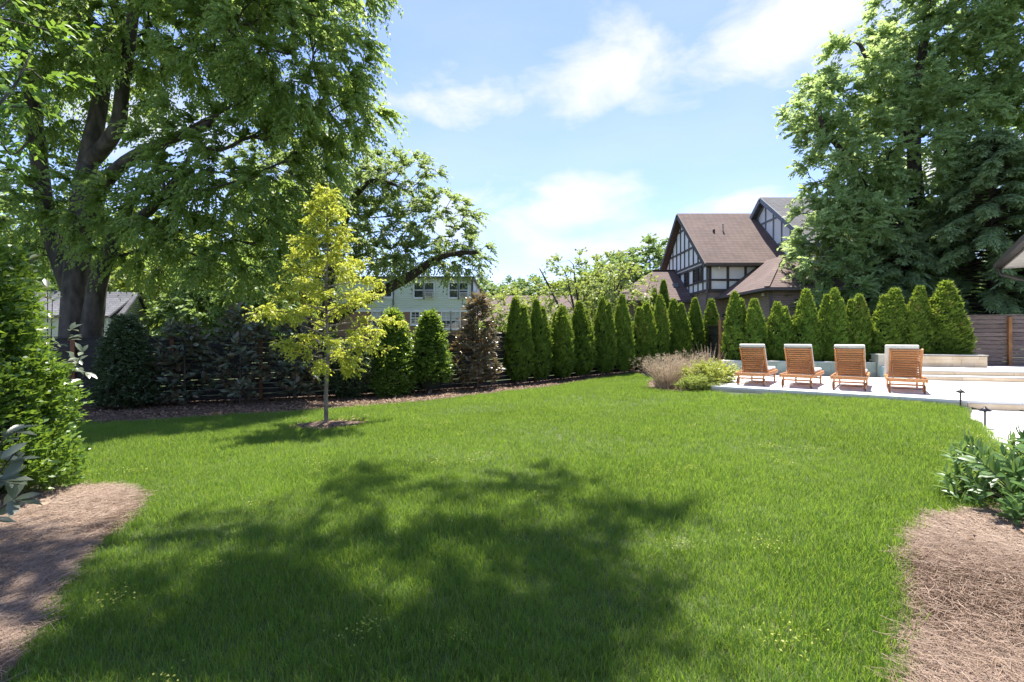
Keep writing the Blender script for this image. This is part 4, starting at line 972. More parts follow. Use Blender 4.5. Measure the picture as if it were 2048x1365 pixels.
for i, (px, Y, zt_, rx, mt, zl, lb_) in enumerate([
        (365, 33, 8.5, 4.5, 'lf_lime', -.2, 'sunlit lime green tree to the right of the white cottage'), (470, 30, 7.0, 3.8, 'lf_far', -.2, 'green understorey tree between the cottage and the blue house'), (540, 34, 10, 4.5, 'lf_lime', .2, 'tall lime tree glowing behind the leaning elm'),
        (60, 34, 11.5, 5.0, 'lf_far', .2, 'green tree hidden behind the clipped hedge and cottage'), (220, 42, 13.5, 6.0, 'lf_lime', 1, 'lime green tree over the cottage roof'), (330, 48, 15, 6.0, 'lf_far', 1, 'tall far tree beyond the cottage'),
        (640, 47, 9, 5.0, 'lf_far', .5, 'green tree behind the blue house'), (-120, 26, 12, 5.0, 'lf_far', 0, 'leafy tree at the far end of the slat fence'), (1700, 40, 9, 5, 'lf_far', 0, 'green tree behind the shorter hemlock'), (1900, 38, 10, 6, 'lf_far', 0, 'green tree behind the tall hemlock'), (2100, 34, 10, 6, 'lf_far', 0, 'green tree behind the pavilion roof')]):
    simple_tree('garden_tree', lb_, px, Y, zt_, rx, 60 + i, M[mt], zlow=zl, n=110, leaf=(.32, .19), K=12, m=10, Lt=1.3, mind=.8, group=bl_)
def distant_wood():
    r = rng(99); a = np.linspace(-1.25, 1.25, 90) + r.normal(0, .01, 90); Rr = r.uniform(85, 120, 90); C = []; 
    P = []; V = []
    for ang, d_ in zip(a, Rr):
        h = r.uniform(6, 10.5); n = 260; u = nrmz(r.normal(size=(n, 3))); c = np.array([math.sin(ang) * d_, math.cos(ang) * d_, h * .5])
        P.append(c + u * np.array([4.5, 4.5, h * .52]) * r.uniform(.7, 1, (n, 1)))
    P = np.concatenate(P); n = len(P); o = link('distant_wood', leaf_mesh('distant_wood', P, r.normal(size=(n, 3)), r.normal(size=(n, 3)), 1.3, .9, r.uniform(.1, .9, n)), M['lf_far'])
    tag(o, 'far off belt of trees along the horizon', 'wood', kind='stuff')
distant_wood()

# ------------------------------------------------------------------ arborvitae
def column_foliage(cols, r, dens, leaf, tilt=.9):
    """cols: list of (dx, dy, height, radius, zbase); foliage pads on tapering columns"""
    Ps, Ds, Ns, Vs = [], [], [], []; cores = []
    def rad(t, Rm): return Rm * np.clip(np.minimum((t / .16) ** .6, 1) * (1 - np.clip((t - .42) / .58, 0, 1) ** 1.7), .02, 1)
    for (dx, dy, h, Rm, z0) in cols:
        n = int(dens * h * Rm); t = r.uniform(0, 1, n) ** .95; a = r.uniform(0, 2 * np.pi, n)
        lump = 1 + .19 * np.sin(3 * a + 7 * t + dx * 9) * np.sin(11 * t + 2 * a + dx * 31) + .10 * np.sin(23 * t + 5 * a)
        rr_ = rad(t, Rm) * lump * r.uniform(.82, 1.07, n)
        o = np.stack([np.cos(a), np.sin(a), np.zeros(n)], 1)
        C = np.stack([dx + o[:, 0] * rr_, dy + o[:, 1] * rr_, z0 + h * t], 1)
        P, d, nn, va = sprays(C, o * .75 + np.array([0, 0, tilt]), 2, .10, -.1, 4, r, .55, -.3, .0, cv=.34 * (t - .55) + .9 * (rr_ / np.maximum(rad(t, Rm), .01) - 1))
        nn = np.repeat(o, 8, 0) + r.normal(size=(n * 8, 3)) * .5
        Ps.append(P); Ds.append(d); Ns.append(nn); Vs.append(va); cores.append((dx, dy, h, Rm, z0))
    P = np.concatenate(Ps); s = r.uniform(.7, 1.3, len(P))
    me = leaf_mesh('foliage', P, np.concatenate(Ds), np.concatenate(Ns), leaf[0] * s, leaf[1] * s, np.concatenate(Vs), fold=.1)
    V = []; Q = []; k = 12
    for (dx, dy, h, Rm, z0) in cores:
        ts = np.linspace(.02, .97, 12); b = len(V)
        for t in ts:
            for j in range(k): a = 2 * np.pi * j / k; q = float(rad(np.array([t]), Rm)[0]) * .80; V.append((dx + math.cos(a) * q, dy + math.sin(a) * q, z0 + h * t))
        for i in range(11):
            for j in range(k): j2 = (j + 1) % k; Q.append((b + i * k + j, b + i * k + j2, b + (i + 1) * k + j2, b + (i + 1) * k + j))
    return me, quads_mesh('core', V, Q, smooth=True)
ARB = {}
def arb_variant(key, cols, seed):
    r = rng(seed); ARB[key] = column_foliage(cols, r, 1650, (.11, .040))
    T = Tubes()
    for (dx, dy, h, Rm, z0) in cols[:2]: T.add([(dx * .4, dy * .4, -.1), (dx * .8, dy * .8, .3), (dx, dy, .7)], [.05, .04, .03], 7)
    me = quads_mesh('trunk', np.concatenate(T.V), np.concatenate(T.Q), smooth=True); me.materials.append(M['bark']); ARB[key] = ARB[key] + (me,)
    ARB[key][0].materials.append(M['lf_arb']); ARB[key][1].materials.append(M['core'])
arb_variant('twin', [(-.10, 0, 2.90, .37, .10), (.22, .05, 2.62, .31, .12)], 1)
arb_variant('twin_low', [(.12, 0, 2.72, .36, .08), (-.20, .03, 2.5, .33, .1), (.05, -.12, 2.2, .33, .1)], 2)
arb_variant('spire', [(0, 0, 2.95, .40, .10), (.15, -.1, 2.1, .33, .1)], 3)
arb_variant('triple', [(-.05, 0, 2.85, .38, .08), (.24, .08, 2.6, .3, .1), (-.28, .08, 2.45, .28, .1)], 4)
def arborvitae(x, y, z, key, h, wscale, rz, label, group):
    r_ = empty('arborvitae', (x, y, z), rz); tag(r_, label, 'arborvitae', group)
    for nm, me in zip(('foliage', 'core', 'trunk'), ARB[key]):
        o = bpy.data.objects.new(nm, me); COL.objects.link(o); o.parent = r_
    q = rng(int(abs(x * 131 + y * 17)) + 5); s = h / 2.95; w1 = wscale * q.uniform(.90, 1.10); r_.scale = (w1, w1 * q.uniform(.95, 1.1), s); r_.rotation_euler = (q.normal(0, .015), q.normal(0, .018), rz)
GL = 'arborvitae row along the slat fence'; GR = 'arborvitae row behind the pool wall'
ORD = ['first', 'second', 'third', 'fourth', 'fifth', 'sixth', 'seventh', 'eighth', 'ninth', 'tenth', 'eleventh']
desc = {'twin': 'with two pointed tips', 'twin_low': 'with rounded doubled tips', 'spire': 'with a single pointed spire', 'triple': 'with three uneven tips'}
left = [(1036, 'twin', 603), (1081, 'twin', 606), (1127, 'triple', 616), (1164, 'twin', 610), (1208, 'twin_low', 592), (1250, 'triple', 594), (1288, 'twin_low', 602), (1321, 'spire', 600), (1357, 'twin_low', 595), (1391, 'twin', 603), (1421, 'spire', 607)]
A0, A1 = np.array([.2, 17.3]), np.array([8.95, 21.95])
for i, (px, key, top) in enumerate(left):
    k = (px - CX) / F; dl = A1 - A0; t = (k * A0[1] - A0[0]) / (dl[0] - k * dl[1]); p = A0 + dl * t; z = ztf(*p); h = ZC + (HY - top) / F * p[1] - z - .03
    lab = 'dark arborvitae %s, %s along the slat fence from the bronze magnolia' % (desc[key], ORD[i])
    if i == 0: lab = 'arborvitae with two pointed tips beside the bronze magnolia'
    if i == 10: lab = 'arborvitae spire at the end of the slat fence row, behind the dry grasses'
    arborvitae(p[0], p[1], z, key, h, .84, [0, .3, 2.0, .5, 3.3, 1.0, .4, 2.0, 2.8, .6, 1.5][i], lab, GL if 0 < i < 10 else None)
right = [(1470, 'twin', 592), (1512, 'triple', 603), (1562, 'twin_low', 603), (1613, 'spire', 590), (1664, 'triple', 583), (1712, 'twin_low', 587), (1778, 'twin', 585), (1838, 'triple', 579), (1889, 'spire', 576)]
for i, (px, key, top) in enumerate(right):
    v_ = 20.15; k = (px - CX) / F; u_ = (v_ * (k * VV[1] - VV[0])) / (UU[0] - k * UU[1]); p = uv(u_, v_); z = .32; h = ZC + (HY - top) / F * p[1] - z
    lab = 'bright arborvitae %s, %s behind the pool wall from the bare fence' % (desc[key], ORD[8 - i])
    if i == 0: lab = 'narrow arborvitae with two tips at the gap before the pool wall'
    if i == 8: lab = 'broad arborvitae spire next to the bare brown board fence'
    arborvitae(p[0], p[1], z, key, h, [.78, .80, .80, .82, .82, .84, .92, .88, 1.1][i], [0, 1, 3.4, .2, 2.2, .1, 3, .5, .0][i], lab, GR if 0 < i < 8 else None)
sb_ = slab('planting_strip', [uv(1.9, 19.52), uv(9.5, 19.68), uv(9.6, 20.7), uv(1.9, 20.7)], -.2, .32, M['mulch'], 'raised mulch strip under the arborvitae behind the pool wall')
# slim cypress by the low wing
arborvitae(*(W(1326, 700, 27.5)[:2]), .2, 'spire', 4.25, .8, 1, 'slim dark cypress against the low brown wing roof', None)
arborvitae(*(W(1305, 700, 27.0)[:2]), .2, 'twin_low', 4.1, .8, 1, 'dark twin tipped cypress half hidden in the pale redbud', None)

# ------------------------------------------------------------------ shrubs
def shrub(name, label, x, y, h, rx, ry, seed, mat, K=3, n=500, leaf=(.07, .035), shape='diamond', m=6, Lt=.22, prof='cone', core=True, z=None, cat='shrub', shell=.55, up=.7, droop=.1, group=None, z0=.08, stem=.035, bark='bark', jit=.25):
    r = rng(seed); zb = ztf(x, y) if z is None else z; root = empty(name, (x, y, zb)); tag(root, label, cat, group)
    t = r.uniform(0, 1, n) ** (1.15 if prof == 'cone' else 1.0); a = r.uniform(0, 2 * np.pi, n)
    if prof == 'cone': pr = lambda t: np.clip(np.minimum((t + .06) / .22, 1) ** .7 * (1 - t ** 1.6) ** .9 + .05, .03, 1)
    elif prof == 'spire': pr = lambda t: np.clip(np.minimum((t + .08) / .22, 1) ** .7 * (1 - t) ** .68 * 1.12 + .03, .03, 1)
    elif prof == 'round': pr = lambda t: np.sqrt(np.clip(1 - (2 * t - 1) ** 2, .02, 1))
    else: pr = lambda t: np.clip(np.minimum((t + .1) / .2, 1) * (1 - t ** 4), .05, 1)
    q = r.uniform(shell, 1.0, n) * (1 + .16 * np.sin(3 * a + seed) * np.sin(9 * t + seed)); R_ = pr(t) * q
    o = np.stack([np.cos(a), np.sin(a), np.zeros(n)], 1); C = np.stack([x + o[:, 0] * R_ * rx, y + o[:, 1] * R_ * ry, zb + z0 + (h - z0) * t], 1)
    P, d, nn, va = sprays(C, o * .8 + np.array([0, 0, .5]), K, Lt, droop, m, r, .7, .05, up, cv=r.normal(0, jit * .4, n) + .3 * (q - .85) + .15 * (t - .5))
    s = r.uniform(.7, 1.25, len(P)); link('foliage', leaf_mesh('foliage', P, d, nn, leaf[0] * s, leaf[1] * s, va, shape), mat, root)
    T = Tubes(); T.add([(x, y, zb - .08), (x + .02, y, zb + h * .4), (x, y, zb + h * .9)], [stem, stem * .7, stem * .2], 7)
    for k in range(26):
        j = r.integers(n); c = C[j]; zz = max(zb + .05, c[2] - .35 * math.hypot(c[0] - x, c[1] - y) - .2); T.add([(x, y, zz), ((x + c[0]) / 2, (y + c[1]) / 2, (zz + c[2]) / 2 - .03), c], [stem * .4, stem * .28, stem * .12], 4)
    T.build('stem', M[bark], root)
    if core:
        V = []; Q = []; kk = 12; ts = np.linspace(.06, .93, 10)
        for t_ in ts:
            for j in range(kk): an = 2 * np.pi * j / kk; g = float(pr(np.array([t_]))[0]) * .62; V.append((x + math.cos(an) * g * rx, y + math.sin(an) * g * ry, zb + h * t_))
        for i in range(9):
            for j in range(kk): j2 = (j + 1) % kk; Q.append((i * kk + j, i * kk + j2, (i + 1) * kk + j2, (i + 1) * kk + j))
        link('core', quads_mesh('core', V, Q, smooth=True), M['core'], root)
    return root
def on_fence(px, off):
    """ground point in front of the slat fence, off metres from it"""
    k = (px - CX) / F
    for a, b in ((FA, FB), (FB, FC)):
        d = (b - a) / np.linalg.norm(b - a); nn = np.array([d[1], -d[0]]); a2 = a + nn * off; dl = b - a
        t = (k * a2[1] - a2[0]) / (dl[0] - k * dl[1])
        if -.2 <= t <= 1.0: return a2 + dl * t
    return a2 + dl * t
def fsh(px, off, top, halfw, *args, **kw):
    p = on_fence(px, off); z = ztf(*p); h = ZC + (HY - top) / F * p[1] - z; r_ = halfw / F * p[1]
    return p[0], p[1], h, r_
x, y, h, r_ = fsh(252, .9, 640, 56); shrub('holly_shrub', 'dark cone shaped holly against the slat fence near the cottage', x, y, h, r_, r_ * .8, 71, M['lf_hollydark'], n=1400, K=3, leaf=(.075, .04), m=6, prof='spire')
for i, (px, top, hw, off, lab) in enumerate([(368, 655, 46, .8, 'dark open magnolia beside the cone shaped holly'), (480, 628, 60, .95, 'dark magnolia with large leaves left of the yellow sapling'), (590, 655, 45, .9, 'low dark magnolia right behind the yellow sapling trunk')]):
    x, y, h, r_ = fsh(px, off, top, hw); shrub('magnolia_shrub', lab, x, y, h, r_, r_ * .75, 74 + i, M['lf_mag'], n=75, K=3, leaf=(.19, .085), m=6, Lt=.36, core=False, shell=.2, up=.5, shape='oval', prof='col', z0=.2, stem=.04)
x, y, h, r_ = fsh(700, .9, 690, 44); shrub('holly_shrub', 'low round dark holly between the sapling and the bright hollies', x, y, h, r_, r_ * .8, 79, M['lf_hollydark'], n=1100, K=3, leaf=(.07, .04), m=6, prof='round')
x, y, h, r_ = fsh(786, .95, 628, 44); shrub('holly_shrub', 'bright green cone holly with rounded broad base beside the mulch edge', x, y, h, r_, r_ * .9, 80, M['lf_holly'], n=1400, K=3, leaf=(.08, .045), m=6, prof='spire')
x, y, h, r_ = fsh(861, .9, 630, 40); shrub('holly_shrub', 'bright green holly with pointed top and bare stem, next to a fence post', x, y, h, r_, r_ * .9, 81, M['lf_holly'], n=1000, K=3, leaf=(.08, .045), m=6, prof='spire', z0=.35, stem=.055, bark='bark_pale', shell=.4)
x, y, h, r_ = fsh(955, .8, 596, 46); shrub('magnolia_shrub', 'bronze leaved magnolia beside the first arborvitae', x, y, h, r_, r_ * .8, 82, M['lf_bronze'], n=190, prof='spire', K=3, leaf=(.14, .062), m=7, Lt=.32, core=False, shell=.25, up=.5, shape='oval', z0=.12)

# big clipped hedge on the left
def hedge():
    r = rng(90); x0, y0 = -5.88, 4.75; z0 = ztf(x0, y0); root = empty('clipped_hedge', (x0, y0, z0)); tag(root, 'tall bright green glossy leaved hedge beside the pine straw bed', 'hedge')
    n = 4600; t = r.uniform(0.02, 1, n); a = r.uniform(0, 2 * np.pi, n); H = 2.62
    prof = lambda t, a: (1 - .42 * t ** 1.3) * np.minimum((t + .25) / .35, 1) ** .5 * np.sqrt(np.clip(1 - np.clip((t - .86) / .16, 0, 1) ** 2, .02, 1)) * (1 + .07 * np.sin(2 * a + 5 * t) + .06 * np.sin(5 * a + 11 * t) + .05 * np.sin(17 * t + 3 * a))
    q = prof(t, a) * r.uniform(.80, 1.04, n); rx, ry = 1.22, 1.1
    o = np.stack([np.cos(a), np.sin(a), np.zeros(n)], 1); C = np.stack([x0 + o[:, 0] * q * rx, y0 + o[:, 1] * q * ry, z0 + .03 + H * t], 1)
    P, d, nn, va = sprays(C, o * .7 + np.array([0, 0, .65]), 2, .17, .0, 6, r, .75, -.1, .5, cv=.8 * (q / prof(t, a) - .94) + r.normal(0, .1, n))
    s = r.uniform(.7, 1.25, len(P)); link('foliage', leaf_mesh('foliage', P, d, nn, .062 * s, .033 * s, va), M['lf_hedge'], root)
    T = Tubes()
    for k in range(60):
        c = C[r.integers(n)]; b = np.array([x0, y0, z0]) + r.normal(size=3) * [.25, .25, 0]; T.add([b, (b + c) / 2 + [0, 0, .15], c], [.018, .012, .004], 5)
    T.build('stem', M['bark'], root)
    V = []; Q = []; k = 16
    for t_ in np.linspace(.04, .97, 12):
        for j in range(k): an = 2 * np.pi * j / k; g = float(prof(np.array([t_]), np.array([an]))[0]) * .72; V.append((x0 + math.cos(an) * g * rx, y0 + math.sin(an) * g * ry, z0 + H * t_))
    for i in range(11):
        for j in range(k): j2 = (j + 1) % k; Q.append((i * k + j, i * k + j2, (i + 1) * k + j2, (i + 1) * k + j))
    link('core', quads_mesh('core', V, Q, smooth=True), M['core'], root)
hedge()
def magnolia_twigs(name, label, base, tips, seed, leaf=(.17, .07), per=9, mat='lf_mag', stem=.012):
    r = rng(seed); root = empty(name, base); tag(root, label, 'shrub'); T = Tubes(); P = []; D = []; Nn = []
    base = np.array(base, float)
    for tp in tips:
        tp = np.array(tp, float); mid = (base + tp) / 2 + [0, 0, .08]; T.add(smooth_poly([base, mid, tp], 5), np.linspace(stem, stem * .4, 11), 6); ax = nrmz(tp - mid)
        for k in range(per):
            f = r.uniform(.55, 1.0) if k > 3 else 1.0; p = mid + (tp - mid) * (2 * f - 1 if f > .5 else 0); u = nrmz(np.cross(ax, r.normal(size=3)))
            P.append(p); D.append(ax * r.uniform(.3, .9) + u + [0, 0, .1]); Nn.append(ax * .8 + np.array([0, 0, .8]) + r.normal(size=3) * .2)
    T.build('stem', M['bark'], root); n = len(P); s = r.uniform(.7, 1.15, n)
    link('foliage', leaf_mesh('foliage', np.array(P), np.array(D), np.array(Nn), leaf[0] * s, leaf[1] * s, r.uniform(.2, .8, n), 'oval'), M[mat], root)
gb = G(-40, 1040)
magnolia_twigs('magnolia_shrub', 'large leaved magnolia shoots at the foot of the clipped hedge', (-3.75, 3.2, ztf(-3.75, 3.2)),
    [W(15, 865, 3.15), W(30, 905, 3.1), W(5, 960, 3.05), W(28, 1000, 3.1), W(-30, 840, 3.2), W(0, 920, 2.9)], 92)
magnolia_twigs('magnolia_shrub', 'magnolia branches poking out behind the clipped hedge', (-7.75, 8.1, ztf(-7.75, 8.1)),
    [W(165, 705, 7.2), W(150, 725, 7.3), W(172, 745, 7.0), W(140, 660, 7.5), W(120, 690, 7.4), W(105, 600, 7.6), W(95, 575, 7.5), W(60, 520, 7.3)], 93, per=12)

# glossy laurel on the right
def laurel():
    r = rng(95); x0, y0 = 4.68, 3.95; z0 = ztf(x0, y0); root = empty('laurel_shrub', (x0, y0, z0)); tag(root, 'dark glossy laurel shrub at the edge of the right pine straw bed', 'shrub')
    T = Tubes(); P = []; D = []; Nn = []; va = []
    for k in range(190):
        a = r.uniform(0, 2 * np.pi); rad = r.uniform(.15, 1.0) ** .6; zt_ = r.uniform(.12, .62) * (1.15 - .45 * rad)
        tp = np.array([x0 + math.cos(a) * rad * .92, y0 + math.sin(a) * rad * .85, z0 + zt_]); b = np.array([x0 + math.cos(a) * rad * .35, y0 + math.sin(a) * rad * .35, z0])
        T.add(smooth_poly([b, (b + tp) / 2 + [0, 0, -.03], tp], 3), np.linspace(.008, .003, 7), 5); ax = nrmz(np.array([math.cos(a) * .7, math.sin(a) * .7, .9]) + r.normal(size=3) * .25)
        for j in range(13):
            f = j / 13; p = tp - ax * .20 * (1 - f); u = nrmz(np.cross(ax, [math.cos(j * 2.4), math.sin(j * 2.4), .3]))
            P.append(p); D.append(ax * (.45 + .8 * f) + u * (1 - .35 * f)); Nn.append(ax * 1.1 - u * .3); va.append(.15 + .55 * f * r.uniform(.5, 1.2))
    T.build('stem', M['bark'], root); n = len(P); s = r.uniform(.75, 1.2, n)
    link('foliage', leaf_mesh('foliage', np.array(P), np.array(D), np.array(Nn), (.13 * s), .042 * s, np.array(va), 'oval'), M['lf_laurel'], root)
laurel()

# ------------------------------------------------------------------ yellow sapling
def sapling():
    r = rng(33); b = G(653, 852); x, y, z = b; root = empty('sapling', (x, y, z)); tag(root, 'slender young tree with yellow green leaves on the lawn', 'tree')
    H = ZC + (HY - 372) / F * y - z
    T = Tubes(); tp = np.array(smooth_poly([(x, y, z - .06), (x - .01, y, z + .6), (x + .03, y, z + 1.4), (x - .02, y + .03, z + 2.4), (x + .02, y, z + 3.4), (x, y, z + H)], 5)); T.add(tp, np.interp(tp[:, 2], [z, z + .1, z + 1.5, z + H], [.055, .040, .030, .005]), 9)
    C = []; D = []; Ls = []
    for i in range(64):
        f = (i + r.uniform(0, 1)) / 64; zz = z + 1.02 + (H - 1.1) * f; env = np.interp(f, [0, .12, .25, .45, .7, 1], [.70, 1.2, 1.5, 1.0, .52, .08])
        ln = env * r.uniform(.65, 1.1); a = i * 2.4 + r.uniform(-.3, .3); el = r.uniform(.2, .75) + .3 * f; dr = np.array([math.cos(a), math.sin(a), math.tan(el) * .6])
        t = np.linspace(0, 1, 6); pts = np.array([x, y, zz]) + dr[None] * ln * t[:, None] * [[1, 1, .8]] + np.array([0, 0, -.18 * ln])[None] * t[:, None] ** 2
        T.add(pts, .011 * (1 - .8 * t) * (.5 + ln), 5)
        for q in r.uniform(.35, 1, int(5 + 11 * ln)):
            C.append(np.array([x, y, zz]) + dr * ln * q * [1, 1, .8] + [0, 0, -.18 * ln * q * q]); D.append(dr * .7 + r.normal(size=3) * .4)
    T.build('trunk', M['bark_young'], root); C = np.array(C)
    P, d, n, va = sprays(C, np.array(D), 3, .20, .35, 6, r, 1.0, .35, .4)
    s = r.uniform(.7, 1.25, len(P)); link('crown', leaf_mesh('crown', P, d, n, .062 * s, .036 * s, va), M['lf_sap'], root)
sapling()

# ------------------------------------------------------------------ overhead tree: stands behind and left of the camera, its crown shades the lawn
def overhead():
    r = rng(44)
    shade = [(760, 962, 110, 22), (1080, 965, 110, 26), (900, 1010, 300, 40), (1270, 1018, 90, 22), (470, 1065, 200, 30), (870, 1105, 330, 45), (1050, 1200, 280, 80), (380, 1170, 230, 50), (880, 1320, 420, 80), (250, 1310, 200, 50), (620, 1240, 200, 50), (60, 1130, 110, 50), (1180, 1090, 120, 40), (-200, 1150, 200, 120)]
    lit = [(690, 1135, 95, 34), (1015, 1040, 55, 10), (1290, 1120, 60, 40), (430, 1345, 60, 25), (150, 1020, 130, 20)]
    C = []
    for (cx, cy, rx, ry) in shade:
        k = 0; nn = int(8 + rx * ry / 900)
        while k < nn:
            q = r.uniform(-1, 1, 2)
            if q @ q > 1: continue
            px, py = cx + q[0] * rx, cy + q[1] * ry; k += 1
            if any(((px - a) / c) ** 2 + ((py - b) / d_) ** 2 < 1 for a, b, c, d_ in lit): continue
            g = G(px, py); h = r.uniform(9.6, 12.4); C.append(g + SUN * (h - g[2]) / SUN[2])
    for _ in range(60): C.append(np.array([r.uniform(-8, 3), r.uniform(-4, 5), r.uniform(9, 14)]))
    C = np.array(C)
    keep = []
    for c in C:     # the crown stays above the picture: no bough hangs into view except the one at the left
        if c[1] > .3:
            px = CX + F * c[0] / c[1]; py = HY - F * (c[2] - ZC) / c[1]; keep.append(not (-250 < px < 2300 and py > -170))
        else: keep.append(True)
    C = C[np.array(keep)]
    ex = np.array([W(px, py, Y) for px, py, Y in [(20, 60, 7.0), (60, 110, 7.0), (95, 60, 7.1), (30, 170, 6.8), (60, 215, 6.8), (10, 250, 6.7), (55, 285, 6.7), (-30, 120, 6.8), (-30, 230, 6.6), (85, 160, 7.2), (-60, 40, 6.6), (20, 0, 7.0), (20, 310, 6.6)]])
    C = np.vstack([C, ex]); base = (-7.5, .5, ztf(-7.5, .5)); root = empty('shade_tree', base); tag(root, 'overhanging tree whose drooping bough enters at the upper corner and shades the lawn', 'tree')
    tr = [([np.array([-7.5, .5, -.4]), np.array([-7.3, .6, 3]), np.array([-6.4, 1.2, 6.5]), np.array([-4.5, 2.6, 9.0]), np.array([-2, 4.5, 10.5])], .42, .12), ([np.array([-6.4, 1.2, 6.5]), np.array([-6, .2, 9]), np.array([-4, -1, 11])], .22, .1)]
    skeleton(tr, C, r, .012).build('trunk', M['bark'], root)
    n = len(C); P, d, nn, va = sprays(C, r.normal(size=(n, 3)) * .5 + [0, 0, .1], 5, .60, .35, 9, r, 1.0, .3)
    s = r.uniform(.7, 1.25, len(P)); link('crown', leaf_mesh('crown', P, d, nn, .13 * s, .055 * s, va), M['lf_over'], root)
overhead()

# ------------------------------------------------------------------ dry grasses and low plants by the deck
def dry_grass(x, y, n, h, spread, seed, label, upright=False, col='straw_grass', wd=.006):
    r = rng(seed); z = ztf(x, y); root = empty('ornamental_grass', (x, y, z)); tag(root, label, 'ornamental grass')
    a = r.uniform(0, 2 * np.pi, n); lean = r.uniform(.05, 1, n) * spread; H = h * r.uniform(.6, 1.1, n); V = []; Q = []; va = []
    b = np.stack([x + np.cos(a) * .24 * r.uniform(0, 1.5, n), y + np.sin(a) * .24 * r.uniform(0, 1.5, n), np.full(n, z)], 1); dr = np.stack([np.cos(a), np.sin(a), np.zeros(n)], 1); sd_ = np.stack([-np.sin(a), np.cos(a), np.zeros(n)], 1)
    ts = np.linspace(0, 1, 6); rows = []
    for t in ts:
        c = b + dr * (lean * t ** 1.7)[:, None] + np.array([0, 0, 1.0]) * (H * (t - .22 * lean / max(spread, .01) * t ** 3 * (0 if upright else 1)))[:, None]
        w = wd * (1 - .75 * t); rows.append(np.stack([c - sd_ * w, c + sd_ * w], 1))
    V = np.stack(rows, 1).reshape(-1, 3); i = np.arange(n)[:, None] * 12 + np.arange(5)[None] * 2; Q = np.stack([i, i + 1, i + 3, i + 2], -1).reshape(-1, 4)
    link('blades', quads_mesh('blades', V, Q, np.repeat(r.uniform(.1, .9, n), 5)), M[col], root)
    if not upright:
        m_ = int(n * .5); tipc = rows[-1].mean(1)[:m_]; P, d, nn, v2 = sprays(tipc - dr[:m_] * .05, dr[:m_] * .6 + [0, 0, .5], 3, .11, .2, 5, r, .6); link('plumes', leaf_mesh('plumes', P, d, nn, .035, .008, v2 + .1), M['straw_grass'], root)
dry_grass(4.2, 13.2, 560, .88, .75, 101, 'feathery dry tan grass clump at the lawn side of the deck bed')
dry_grass(5.05, 13.9, 520, .95, .7, 102, 'feathery dry tan grass clump behind the yellow flowering plant')
dry_grass(6.15, 15.1, 46, 1.15, .42, 103, 'tall stiff bare straw stems beside the pool wall', True, wd=.011)
shrub('spirea_shrub', 'yellow green low shrub with white flowers by the deck corner', 5.05, 12.75, .62, .55, .5, 104, M['lf_spirea'], n=150, K=3, leaf=(.06, .034), m=7, Lt=.26, prof='round', core=False, shell=.2, z0=.05)
shrub('spirea_shrub', 'yellow green low shrub next to the first lounger', 5.65, 13.35, .55, .5, .5, 105, M['lf_spirea'], n=200, K=3, leaf=(.065, .036), m=7, Lt=.24, prof='round', core=False, shell=.2, z0=.05)
shrub('low_shrub', 'grey green tufted low plant at the corner of the lawn and deck', 4.65, 12.25, .32, .42, .35, 106, M['lf_redbud'], n=240, K=3, leaf=(.06, .016), m=6, Lt=.16, prof='round', core=False, shell=.2, z0=.03)

